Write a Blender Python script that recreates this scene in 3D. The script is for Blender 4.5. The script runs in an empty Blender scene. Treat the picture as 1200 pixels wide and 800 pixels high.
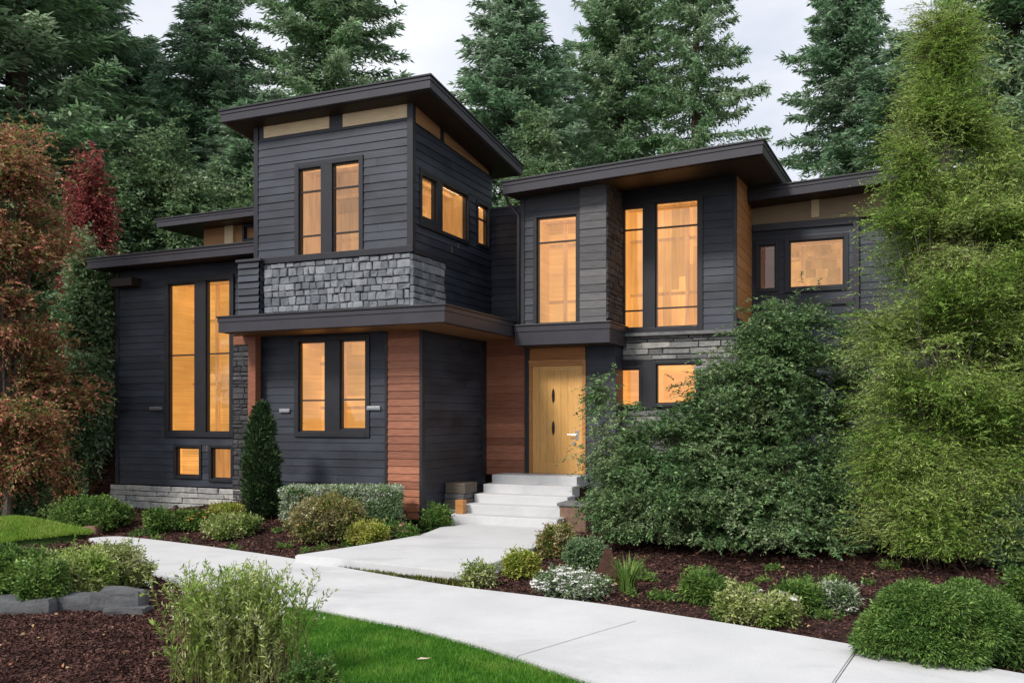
import bpy, bmesh, math, random
import numpy as np

# ------------------------------------------------------------------ camera, sky, sun, exposure
SC = bpy.context.scene
COL = SC.collection
F, HY, CZ = 1046.0, 490.0, 2.0          # focal length and horizon of the photograph (1200 px wide), eye height
cam_d = bpy.data.cameras.new("camera")
cam = bpy.data.objects.new("camera", cam_d)
COL.objects.link(cam)
cam.location = (0, 0, CZ)
cam.rotation_euler = (math.radians(90), 0, 0)
cam_d.sensor_width = 36.0
cam_d.lens = 36.0 * F / 1200.0
cam_d.shift_y = 90.0 / 1200.0
cam_d.clip_end = 2000
SC.camera = cam

SUN = np.array([-0.55, -0.62, 0.80]); SUN = SUN / np.linalg.norm(SUN)
W = bpy.data.worlds.new("World"); SC.world = W
W.use_nodes = True
nt = W.node_tree
for n in list(nt.nodes): nt.nodes.remove(n)
out = nt.nodes.new("ShaderNodeOutputWorld")
bg = nt.nodes.new("ShaderNodeBackground"); bg.inputs[1].default_value = 0.092
sky = nt.nodes.new("ShaderNodeTexSky"); sky.sky_type = 'NISHITA'; sky.sun_disc = False
sky.sun_elevation = math.asin(SUN[2]); sky.sun_rotation = math.atan2(SUN[0], SUN[1])
sky.air_density = 1.0; sky.dust_density = 2.0
tc = nt.nodes.new("ShaderNodeTexCoord")
mp = nt.nodes.new("ShaderNodeMapping"); mp.inputs['Scale'].default_value = (1.0, 1.0, 2.2)
no = nt.nodes.new("ShaderNodeTexNoise"); no.inputs['Scale'].default_value = 3.2; no.inputs['Detail'].default_value = 6; no.inputs['Roughness'].default_value = .55
cr = nt.nodes.new("ShaderNodeValToRGB")
cr.color_ramp.elements[0].position = .32; cr.color_ramp.elements[0].color = (6.4, 6.9, 8.0, 1)
cr.color_ramp.elements[1].position = .66; cr.color_ramp.elements[1].color = (9.6, 9.7, 10.0, 1)
mx = nt.nodes.new("ShaderNodeMix"); mx.data_type = 'RGBA'; mx.inputs[0].default_value = 0.9
nt.links.new(tc.outputs['Generated'], mp.inputs[0]); nt.links.new(mp.outputs[0], no.inputs[0])
nt.links.new(no.outputs[0], cr.inputs[0])
nt.links.new(sky.outputs[0], mx.inputs[6]); nt.links.new(cr.outputs[0], mx.inputs[7])
nt.links.new(mx.outputs[2], bg.inputs[0]); nt.links.new(bg.outputs[0], out.inputs[0])

sun_d = bpy.data.lights.new("sun", 'SUN'); sun_d.energy = 2.6; sun_d.angle = math.radians(11); sun_d.color = (1.0, .95, .88)
sun = bpy.data.objects.new("sun", sun_d); COL.objects.link(sun)
from mathutils import Vector, Matrix
sun.rotation_euler = Vector(SUN).to_track_quat('Z', 'Y').to_euler()

SC.view_settings.view_transform = 'Standard'; SC.view_settings.look = 'None'
SC.view_settings.exposure = 0.34; SC.view_settings.gamma = 1.0
SC.render.engine = 'CYCLES'
SC.cycles.use_denoising = True
SC.cycles.max_bounces = 6; SC.cycles.diffuse_bounces = 3; SC.cycles.glossy_bounces = 3
SC.cycles.transparent_max_bounces = 8; SC.cycles.transmission_bounces = 3
SC.cycles.sample_clamp_indirect = 6.0

random.seed(7)
RNG = np.random.default_rng(11)

# ------------------------------------------------------------------ frames: world and house
CA, SA = .9185, .3954                    # direction of the house front
HX, HYY = -1.79, 16.0                    # foot of the tower's front corner
def P(a, b): return (HX + CA*a + SA*b, HYY - SA*a + CA*b)
def local(x, y):
    dx, dy = x - HX, y - HYY
    return CA*dx - SA*dy, SA*dx + CA*dy
def Ub(px, py, b):                       # point of a front-facing wall plane
    k = (px-600)/F; x0, y0 = P(0, b); a = (k*y0-x0)/(CA+k*SA); Y = P(a, b)[1]
    return a, CZ+(HY-py)*Y/F
def Ua(px, py, a):                       # point of a side-facing wall plane
    k = (px-600)/F; x0, y0 = P(a, 0); b = (k*y0-x0)/(SA-k*CA); Y = P(a, b)[1]
    return b, CZ+(HY-py)*Y/F
def sst(e0, e1, x):
    t = np.clip((x-e0)/(e1-e0), 0, 1); return t*t*(3-2*t)
def gh(x, y):                            # height of the ground
    x = np.asarray(x, float); y = np.asarray(y, float)
    dx, dy = x-HX, y-HYY
    a = CA*dx-SA*dy; b = SA*dx+CA*dy
    h = .40*sst(-2.6, -.2, b)*(1-sst(-.5, .15, a))*(1-.78*sst(-3.2, -6.5, a))
    h = h + .16*np.exp(-(((x-3.3)/2.3)**2+((y-14.4)/1.3)**2))
    h = h + .14*np.exp(-(((x-6.6)/2.0)**2+((y-12.2)/1.2)**2))
    h = h + .24*np.exp(-(((x+6.9)/1.3)**2+((y-11.2)/.8)**2))
    h = h + .05*np.exp(-(((x+3.8)/1.5)**2+((y-7.6)/1.0)**2))
    return h
def G(px, py, z=None):                   # point of the ground
    zz = 0.0 if z is None else z
    for _ in range(12):
        Y = (CZ-zz)*F/(py-HY); X = (px-600)/F*Y
        if z is not None: break
        zz = .5*zz+.5*float(gh(X, Y))
    return X, Y, zz

# ------------------------------------------------------------------ materials
def mat(name):
    m = bpy.data.materials.new(name); m.use_nodes = True
    n = m.node_tree.nodes; b = n.get("Principled BSDF")
    return m, m.node_tree, b
def node(t, typ, **kw):
    n = t.nodes.new(typ)
    for k, v in kw.items():
        if k in n.inputs: n.inputs[k].default_value = v
        else: setattr(n, k, v)
    return n
def ramp(t, stops):
    r = t.nodes.new("ShaderNodeValToRGB"); e = r.color_ramp.elements
    while len(e) > len(stops): e.remove(e[-1])
    while len(e) < len(stops): e.new(1.0)
    for el, (p, c) in zip(e, stops):
        el.position = p; el.color = (c[0], c[1], c[2], 1)
    return r
def coords(t, scale=(1, 1, 1), gen=False):
    c = t.nodes.new("ShaderNodeTexCoord"); m = t.nodes.new("ShaderNodeMapping")
    m.inputs['Scale'].default_value = scale
    t.links.new(c.outputs['Object'], m.inputs[0]); return m
def mixc(t, fac, a, b, mode='MIX'):
    m = t.nodes.new("ShaderNodeMix"); m.data_type = 'RGBA'; m.blend_type = mode
    for s, v in ((0, fac), (6, a), (7, b)):
        if hasattr(v, 'is_output'): t.links.new(v, m.inputs[s])
        elif s == 0: m.inputs[0].default_value = v
        else: m.inputs[s].default_value = (v[0], v[1], v[2], 1)
    return m.outputs[2]
def bump(t, h, strength, dist, b):
    bp = t.nodes.new("ShaderNodeBump"); bp.inputs['Strength'].default_value = strength; bp.inputs['Distance'].default_value = dist
    t.links.new(h, bp.inputs['Height']); t.links.new(bp.outputs[0], b.inputs['Normal'])

def boards(name, c_lo, c_hi, rough=.6, spec=.35, grain=(2, 2, 40), amp=.35, bst=.25, weather=0.0):
    """Timber in boards: every board its own tone, grain along the board."""
    m, t, b = mat(name)
    g = t.nodes.new("ShaderNodeNewGeometry")
    r = ramp(t, [(0, c_lo), (1, c_hi)]); t.links.new(g.outputs['Random Per Island'], r.inputs[0])
    mp_ = coords(t, grain)
    n = node(t, "ShaderNodeTexNoise", Scale=3.0, Detail=6.0, Roughness=.65); t.links.new(mp_.outputs[0], n.inputs[0])
    gr = ramp(t, [(.25, (1-amp,)*3), (.75, (1+amp*.6,)*3)]); t.links.new(n.outputs[0], gr.inputs[0])
    c = mixc(t, 1.0, r.outputs[0], gr.outputs[0], 'MULTIPLY')
    if weather:
        n2 = node(t, "ShaderNodeTexNoise", Scale=1.3, Detail=4.0); t.links.new(coords(t, (.7, .7, 1.6)).outputs[0], n2.inputs[0])
        wr = ramp(t, [(.42, (0, 0, 0)), (.72, (weather,)*3)]); t.links.new(n2.outputs[0], wr.inputs[0])
        c = mixc(t, wr.outputs[0], c, tuple(min(1, x*1.9+.01) for x in c_hi))
    t.links.new(c, b.inputs['Base Color']); b.inputs['Roughness'].default_value = rough; b.inputs['Specular IOR Level'].default_value = spec
    bump(t, n.outputs[0], bst, .006, b)
    return m
def plain(name, c, rough=.6, spec=.4, metal=0, var=.12, scale=6.0, bst=.1):
    m, t, b = mat(name)
    n = node(t, "ShaderNodeTexNoise", Scale=scale, Detail=6.0, Roughness=.6); t.links.new(coords(t).outputs[0], n.inputs[0])
    r = ramp(t, [(.3, tuple(x*(1-var) for x in c)), (.7, tuple(min(1, x*(1+var)) for x in c))]); t.links.new(n.outputs[0], r.inputs[0])
    t.links.new(r.outputs[0], b.inputs['Base Color'])
    b.inputs['Roughness'].default_value = rough; b.inputs['Specular IOR Level'].default_value = spec; b.inputs['Metallic'].default_value = metal
    bump(t, n.outputs[0], bst, .01, b)
    return m
def stonemat(name, stops, bst=.6, rough=.8, nscale=9.0):
    m, t, b = mat(name)
    g = t.nodes.new("ShaderNodeNewGeometry")
    r = ramp(t, stops); t.links.new(g.outputs['Random Per Island'], r.inputs[0])
    n = node(t, "ShaderNodeTexNoise", Scale=nscale, Detail=8.0, Roughness=.7); t.links.new(coords(t).outputs[0], n.inputs[0])
    gr = ramp(t, [(.25, (.5, .5, .52)), (.75, (1.3, 1.3, 1.28))]); t.links.new(n.outputs[0], gr.inputs[0])
    t.links.new(mixc(t, 1.0, r.outputs[0], gr.outputs[0], 'MULTIPLY'), b.inputs['Base Color'])
    b.inputs['Roughness'].default_value = rough
    bump(t, n.outputs[0], bst, .03, b)
    return m
def leafmat(name, stops, jitter=.5, trans=.25, nscale=.9, rough=.5, spec=.35):
    """Foliage: hue drifts through the plant in clumps, every leaf differs a little, light passes through."""
    m, t, b = mat(name)
    g = t.nodes.new("ShaderNodeNewGeometry"); oi = t.nodes.new("ShaderNodeObjectInfo")
    n = node(t, "ShaderNodeTexNoise", Scale=nscale, Detail=3.0, Roughness=.6)
    t.links.new(g.outputs['Position'], n.inputs[0])
    ad = node(t, "ShaderNodeMath", operation='MULTIPLY_ADD'); ad.inputs[1].default_value = .35
    t.links.new(g.outputs['Random Per Island'], ad.inputs[0]); 
    sb = node(t, "ShaderNodeMath", operation='SUBTRACT'); sb.inputs[1].default_value = .175
    t.links.new(n.outputs[0], sb.inputs[0]); t.links.new(sb.outputs[0], ad.inputs[2])
    stops = [(p, (c[0]*1.12, c[1]*1.28, c[2]*.98) if c[1] > max(c[0], c[2]) and c[0] < .25 else c) for p, c in stops]
    r = ramp(t, stops); t.links.new(ad.outputs[0], r.inputs[0])
    jr = ramp(t, [(0, (1-jitter,)*3), (1, (1+jitter,)*3)])
    wn = t.nodes.new("ShaderNodeTexWhiteNoise"); wn.noise_dimensions = '1D'; t.links.new(g.outputs['Random Per Island'], wn.inputs['W'])
    t.links.new(wn.outputs[0], jr.inputs[0])
    c = mixc(t, 1.0, r.outputs[0], jr.outputs[0], 'MULTIPLY')
    t.links.new(c, b.inputs['Base Color']); b.inputs['Roughness'].default_value = rough; b.inputs['Specular IOR Level'].default_value = spec
    tr = t.nodes.new("ShaderNodeBsdfTranslucent"); t.links.new(c, tr.inputs[0])
    ms = t.nodes.new("ShaderNodeMixShader"); ms.inputs[0].default_value = trans
    o = t.nodes.get("Material Output")
    t.links.new(b.outputs[0], ms.inputs[1]); t.links.new(tr.outputs[0], ms.inputs[2]); t.links.new(ms.outputs[0], o.inputs[0])
    return m

M = {}
M['siding'] = boards('charcoal_siding', (.0145, .0178, .0265), (.033, .0385, .0545), .5, .45, (1.2, 1.2, 30), .42, .5, .5)
M['trim'] = plain('charcoal_trim', (.020, .0205, .026), .45, .45, var=.15, bst=.08)
M['fascia'] = plain('charcoal_fascia', (.040, .037, .046), .42, .45, var=.12, scale=3, bst=.06)
M['drip'] = plain('dark_metal_edge', (.020, .019, .022), .4, .5, var=.1, bst=.03)
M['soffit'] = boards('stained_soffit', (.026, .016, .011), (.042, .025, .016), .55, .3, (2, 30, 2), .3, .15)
M['porch_soffit'] = boards('cedar_soffit', (.15, .070, .028), (.21, .10, .04), .5, .3, (2, 30, 2), .3, .15)
M['tan'] = boards('tan_timber', (.76, .58, .34), (.82, .66, .41), .55, .3, (1, 1, 18), .28, .15)
M['tan_dull'] = boards('weathered_tan_timber', (.30, .225, .145), (.35, .26, .165), .6, .3, (1, 1, 22), .25, .15)
M['brownpanel'] = boards('brown_timber', (.34, .17, .07), (.44, .23, .095), .55, .3, (1, 1, 22), .3, .15)
M['cedar'] = boards('red_cedar', (.22, .080, .045), (.44, .175, .098), .5, .35, (1.5, 1.5, 26), .5, .35)
M['honey'] = boards('honey_timber', (.44, .19, .06), (.58, .27, .09), .45, .4, (1, 1, 16), .35, .2)
M['transom'] = boards('orange_timber', (.40, .15, .045), (.52, .21, .065), .45, .4, (1, 1, 16), .35, .2)
M['door'] = boards('fir_door', (.68, .36, .105), (.78, .44, .145), .4, .45, (26, 26, 1.4), .28, .12)
M['greywood'] = boards('weathered_shingle', (.10, .10, .105), (.17, .165, .165), .75, .25, (1.5, 1.5, 30), .5, .5)
M['oldwood'] = boards('old_timber', (.10, .08, .065), (.20, .165, .13), .8, .2, (1.5, 1.5, 26), .5, .5)
M['stone'] = stonemat('grey_block_stone', [(0, (.125, .138, .155)), (.5, (.20, .215, .24)), (1, (.29, .305, .325))])
M['ledge'] = stonemat('ledge_stone', [(0, (.12, .12, .12)), (.5, (.23, .23, .225)), (1, (.36, .35, .325))])
M['basestone'] = stonemat('pale_base_stone', [(0, (.32, .32, .32)), (.5, (.46, .455, .43)), (1, (.56, .53, .47))])
M['darkstone'] = stonemat('dark_dry_stone', [(0, (.03, .03, .034)), (1, (.085, .083, .09))])
M['mortar'] = plain('dark_mortar', (.035, .034, .036), .9, .1)
M['slate'] = stonemat('dark_slate', [(0, (.060, .062, .068)), (1, (.115, .118, .125))], .9, .75, 5.0)
M['brick'] = stonemat('old_brick', [(0, (.10, .045, .032)), (.6, (.17, .075, .05)), (1, (.20, .11, .08))])
M['steel'] = plain('brushed_steel', (.55, .55, .56), .35, .5, 1.0, var=.08)
M['rust'] = plain('rusted_steel', (.055, .027, .018), .85, .2, 0, var=.4, scale=14)
M['bronze'] = plain('dark_bronze', (.03, .022, .018), .4, .5, .6)
M['bark'] = plain('bark', (.075, .055, .042), .9, .1, var=.45, scale=12, bst=.8)
M['greybark'] = plain('grey_bark', (.12, .105, .09), .9, .1, var=.45, scale=12, bst=.8)
M['rootstone'] = stonemat('tan_boulder', [(0, (.20, .115, .08)), (1, (.26, .16, .11))])

def glass():
    m, t, b = mat('window_glass'); t.nodes.remove(b)
    o = t.nodes.get("Material Output")
    tr = t.nodes.new("ShaderNodeBsdfTransparent"); gl = node(t, "ShaderNodeBsdfGlossy", Roughness=.02)
    n = node(t, "ShaderNodeTexNoise", Scale=1.1, Detail=2.0); t.links.new(coords(t).outputs[0], n.inputs[0])
    bp = t.nodes.new("ShaderNodeBump"); bp.inputs['Strength'].default_value = .12; bp.inputs['Distance'].default_value = .02
    t.links.new(n.outputs[0], bp.inputs['Height']); t.links.new(bp.outputs[0], gl.inputs['Normal'])
    lw = node(t, "ShaderNodeFresnel", IOR=2.0)
    ms = t.nodes.new("ShaderNodeMixShader")
    t.links.new(lw.outputs[0], ms.inputs[0]); t.links.new(tr.outputs[0], ms.inputs[1]); t.links.new(gl.outputs[0], ms.inputs[2])
    t.links.new(ms.outputs[0], o.inputs[0]); return m
M['glass'] = glass()
def glowroom(name, c0, c1, e, grain=(1, 1, 9), plank=True):
    """Timber-lined room seen through the glass; the lining itself glows, room light put into its colour."""
    m, t, b = mat(name)
    g = t.nodes.new("ShaderNodeNewGeometry")
    mp_ = coords(t, grain)
    n = node(t, "ShaderNodeTexNoise", Scale=1.8, Detail=8.0, Roughness=.7, Distortion=.15); t.links.new(mp_.outputs[0], n.inputs[0])
    r = ramp(t, [(.25, c0), (.75, c1)]); t.links.new(n.outputs[0], r.inputs[0])
    n2 = node(t, "ShaderNodeTexNoise", Scale=.8, Detail=3.0, Roughness=.5, Distortion=.2); t.links.new(coords(t).outputs[0], n2.inputs[0])
    r2 = ramp(t, [(.3, (.78, .75, .70)), (.7, (1.12, 1.12, 1.12))]); t.links.new(n2.outputs[0], r2.inputs[0])
    c = mixc(t, 1.0, r.outputs[0], r2.outputs[0], 'MULTIPLY')
    isl = ramp(t, [(0, (.70, .67, .60)), (.5, (.95, .93, .90)), (1, (1.14, 1.13, 1.12))]); t.links.new(g.outputs['Random Per Island'], isl.inputs[0])
    c = mixc(t, 1.0, c, isl.outputs[0], 'MULTIPLY')
    t.links.new(c, b.inputs['Base Color']); t.links.new(c, b.inputs['Emission Color']); b.inputs['Emission Strength'].default_value = e  # lining emits its own colour, standing in for light in the room
    b.inputs['Roughness'].default_value = .6
    return m
M['room'] = glowroom('glowing_room_lining', (.60, .335, .092), (.86, .53, .175), .56, (.5, .5, 13))
M['roomv'] = glowroom('glowing_room_lining_upright', (.60, .33, .092), (.88, .54, .18), .56, (13, 13, .5))
M['roomdim'] = glowroom('dim_glow_room_lining', (.40, .225, .08), (.76, .47, .19), .40, (7, 7, .6))
M['roomtile'] = glowroom('glowing_tile_lining', (.46, .27, .075), (.80, .52, .18), .36, (2, 2, 2))
M['roomdark'] = glowroom('low_glow_room_lining', (.22, .09, .04), (.30, .14, .06), .16)
def emis(name, c, s):
    m, t, b = mat(name); b.inputs['Base Color'].default_value = (*c, 1); b.inputs['Emission Color'].default_value = (*c, 1); b.inputs['Emission Strength'].default_value = s
    return m
M['glow_strip'] = emis('added_strip_glow', (1.0, .84, .55), 4.2)  # glow of the added strips hidden behind window heads and sills

# ------------------------------------------------------------------ mesh helpers
class MB:
    def __init__(s): s.v = []; s.f = []
    def quad(s, *p):
        i = len(s.v); s.v += [tuple(map(float, q)) for q in p]; s.f.append(tuple(range(i, i+len(p))))
    def hexa(s, lo, hi):                 # lo, hi: matching rings of points
        i = len(s.v); n = len(lo); s.v += [tuple(map(float, q)) for q in lo] + [tuple(map(float, q)) for q in hi]
        s.f.append(tuple(range(i+n-1, i-1, -1))); s.f.append(tuple(range(i+n, i+2*n)))
        for k in range(n): s.f.append((i+k, i+(k+1) % n, i+n+(k+1) % n, i+n+k))
    def box(s, x0, x1, y0, y1, z0, z1):
        s.hexa([(x0, y0, z0), (x1, y0, z0), (x1, y1, z0), (x0, y1, z0)], [(x0, y0, z1), (x1, y0, z1), (x1, y1, z1), (x0, y1, z1)])
    def tube(s, pts, rad, n=8, cap=True):
        pts = [Vector(p) for p in pts]; i0 = len(s.v)
        for k, p in enumerate(pts):
            d = (pts[min(k+1, len(pts)-1)]-pts[max(k-1, 0)]); d = d.normalized() if d.length > 1e-9 else Vector((0, 0, 1))
            u = d.cross(Vector((0, 0, 1))) if abs(d.z) < .95 else d.cross(Vector((1, 0, 0)))
            u.normalize(); w = d.cross(u)
            r = rad[k] if hasattr(rad, '__len__') else rad
            for j in range(n):
                a = 2*math.pi*j/n; q = p+u*(r*math.cos(a))+w*(r*math.sin(a)); s.v.append((q.x, q.y, q.z))
        for k in range(len(pts)-1):
            for j in range(n):
                a = i0+k*n+j; b = i0+k*n+(j+1) % n; s.f.append((a, b, b+n, a+n))
        if cap:
            s.f.append(tuple(range(i0+n-1, i0-1, -1))); e = i0+(len(pts)-1)*n; s.f.append(tuple(range(e, e+n)))
    def build(s, name, m, parent=None, bev=0, smooth=False):
        me = bpy.data.meshes.new(name); me.from_pydata(s.v, [], s.f); me.materials.append(m)
        if smooth: me.polygons.foreach_set('use_smooth', [True]*len(me.polygons))
        o = bpy.data.objects.new(name, me); COL.objects.link(o); o.parent = parent
        if bev:
            b = o.modifiers.new('bevel', 'BEVEL'); b.width = bev; b.segments = 2; b.limit_method = 'ANGLE'
        return o
def empty(name, loc=(0, 0, 0), rz=0):
    o = bpy.data.objects.new(name, None); COL.objects.link(o); o.location = loc; o.rotation_euler = (0, 0, rz); o.empty_display_size = .2
    return o
def tag(o, label=None, cat=None, group=None, kind=None):
    if label: o['label'] = label
    if cat: o['category'] = cat
    if group: o['group'] = group
    if kind: o['kind'] = kind
    return o
def np_mesh(name, V, nv, m, parent=None):
    """V: (faces*nv, 3) vertices, every face a leaf of nv corners."""
    V = np.ascontiguousarray(V, dtype=np.float32); n = len(V); k = n//nv
    me = bpy.data.meshes.new(name); me.vertices.add(n); me.vertices.foreach_set('co', V.ravel())
    me.loops.add(n); me.loops.foreach_set('vertex_index', np.arange(n, dtype=np.int32))
    me.polygons.add(k); me.polygons.foreach_set('loop_start', np.arange(0, n, nv, dtype=np.int32)); me.polygons.foreach_set('loop_total', np.full(k, nv, dtype=np.int32))
    me.update(calc_edges=True); me.materials.append(m)
    o = bpy.data.objects.new(name, me); COL.objects.link(o); o.parent = parent
    return o

# ------------------------------------------------------------------ wall planes of the house (house coordinates a, b, z)
class Front:                             # faces the garden, at depth b
    def __init__(s, b): s.b = b
    def p(s, u, o, z): return (u, s.b-o, z)
class Side:                              # faces right along the front, at a
    def __init__(s, a): s.a = a
    def p(s, u, o, z): return (s.a+o, u, z)
def pbox(mb, pl, u0, u1, o0, o1, z0, z1):
    mb.hexa([pl.p(u0, o0, z0), pl.p(u1, o0, z0), pl.p(u1, o1, z0), pl.p(u0, o1, z0)],
            [pl.p(u0, o0, z1), pl.p(u1, o0, z1), pl.p(u1, o1, z1), pl.p(u0, o1, z1)])
def siding(mb, pl, u0, u1, z0, z1, holes=(), bh=.150, lap=.014, top=None, seed=1, wob=.003):
    """Lap boards as geometry, cut round the openings, with staggered butt joints."""
    r = random.Random(seed); k = 0; zb = z0
    while zb < z1-1e-4:
        zt = min(zb+bh, z1)
        joints = []; x = u0+r.uniform(1.2, 4.2)
        while x < u1-.4: joints.append(x); x += r.uniform(2.4, 4.4)
        cuts = sorted({zb, zt} | {z for h in holes for z in (h[2], h[3]) if zb < z < zt})
        jit = [r.uniform(-wob, wob) for _ in range(len(joints)+2)]
        for c0, c1 in zip(cuts, cuts[1:]):
            free = [(u0, u1)]
            for h in holes:
                if h[2] < c1-1e-5 and h[3] > c0+1e-5:
                    free = [q for f in free for q in ((f[0], min(f[1], h[0])), (max(f[0], h[1]), f[1])) if q[1]-q[0] > 1e-4]
            for f in free:
                xs = [f[0]]+[j for j in joints if f[0]+.05 < j < f[1]-.05]+[f[1]]
                for i, (a, b) in enumerate(zip(xs, xs[1:])):
                    g = .0015 if i else 0
                    o0 = lap*(1-(c0-zb)/bh)+jit[i]+.004; o1 = lap*(1-(c1-zb)/bh)+jit[i]+.004
                    za, zc = c0, c1
                    if top:
                        ta, tb = top(a), top(b)
                        if min(ta, tb) <= c0: 
                            if max(ta, tb) <= c0: continue
                        mb.quad(pl.p(a+g, o0, c0), pl.p(b, o0, min(c0, tb)), pl.p(b, o1, min(c1, tb)), pl.p(a+g, o1, min(c1, ta)))
                    else:
                        mb.quad(pl.p(a+g, o0, c0), pl.p(b, o0, c0), pl.p(b, o1, c1), pl.p(a+g, o1, c1))
                    if c0 == zb:
                        mb.quad(pl.p(a+g, 0, c0), pl.p(b, 0, c0), pl.p(b, o0, c0), pl.p(a+g, o0, c0))
        zb = zt
def masonry(mb, pl, u0, u1, z0, z1, holes=(), h=(.16, .26), w=(.16, .42), proud=(.03, .075), gap=.012, seed=3, jit=.012):
    """Irregular courses of stones, each a rough-faced block."""
    r = random.Random(seed); z = z0
    while z < z1-.03:
        hh = r.uniform(*h); zt = z+hh
        if z1-zt < h[0]*.6: zt = z1
        u = u0
        while u < u1-.02:
            ut = u+r.uniform(*w)
            if u1-ut < w[0]*.7: ut = u1
            mid = ((u+ut)/2, (z+zt)/2)
            if not any(q[0]-.02 < mid[0] < q[1]+.02 and q[2]-.02 < mid[1] < q[3]+.02 for q in holes):
                J = lambda s=jit: r.uniform(-s, s)
                a, b, c, d = u+gap/2+J(gap*.35), ut-gap/2+J(gap*.35), z+gap/2, zt-gap/2
                o = r.uniform(*proud); e = min(.013, (b-a)*.2, (d-c)*.2)
                back = [(a, c), (b, c), (b, d), (a, d)]
                ring = [(x, o-e, y) for x, y in [(a+J(), c+J()*.6), (b+J(), c+J()*.6), (b+J(), d+J()*.6), (a+J(), d+J()*.6)]]
                face = [(x+sx*e, o+J(.008), y+sy*e) for (x, _, y), (sx, sy) in zip(ring, ((1, 1), (-1, 1), (-1, -1), (1, -1)))]
                i = len(mb.v)
                mb.v += [pl.p(x, -.02, y) for x, y in back]+[pl.p(*q) for q in ring]+[pl.p(*q) for q in face]
                for k in range(4):
                    n = (k+1) % 4
                    mb.f.append((i+k, i+n, i+4+n, i+4+k)); mb.f.append((i+4+k, i+4+n, i+8+n, i+8+k))
                mb.f.append((i+8, i+9, i+10, i+11))
            u = ut
        z = zt
def sheet(mb, pl, u0, u1, z0, z1, o=0.0, holes=()):
    us = sorted({u0, u1} | {x for h in holes for x in h[:2] if u0 < x < u1}); zs = sorted({z0, z1} | {x for h in holes for x in h[2:] if z0 < x < z1})
    for a, b in zip(us, us[1:]):
        for c, d in zip(zs, zs[1:]):
            if any(h[0] <= (a+b)/2 <= h[1] and h[2] <= (c+d)/2 <= h[3] for h in holes): continue
            mb.quad(pl.p(a, o, c), pl.p(b, o, c), pl.p(b, o, d), pl.p(a, o, d))

def trims(name, m, bev, *bx_):
    for q in bx_:
        mb = MB(); pbox(mb, *q); mb.build(name, m, HOUSE, bev=bev)
HOUSE = empty('modern_house', (HX, HYY, 0), -math.atan2(SA, CA))
tag(HOUSE, 'dark charcoal two storey house with flat sloping roofs and warmly lit windows', 'house')

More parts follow.
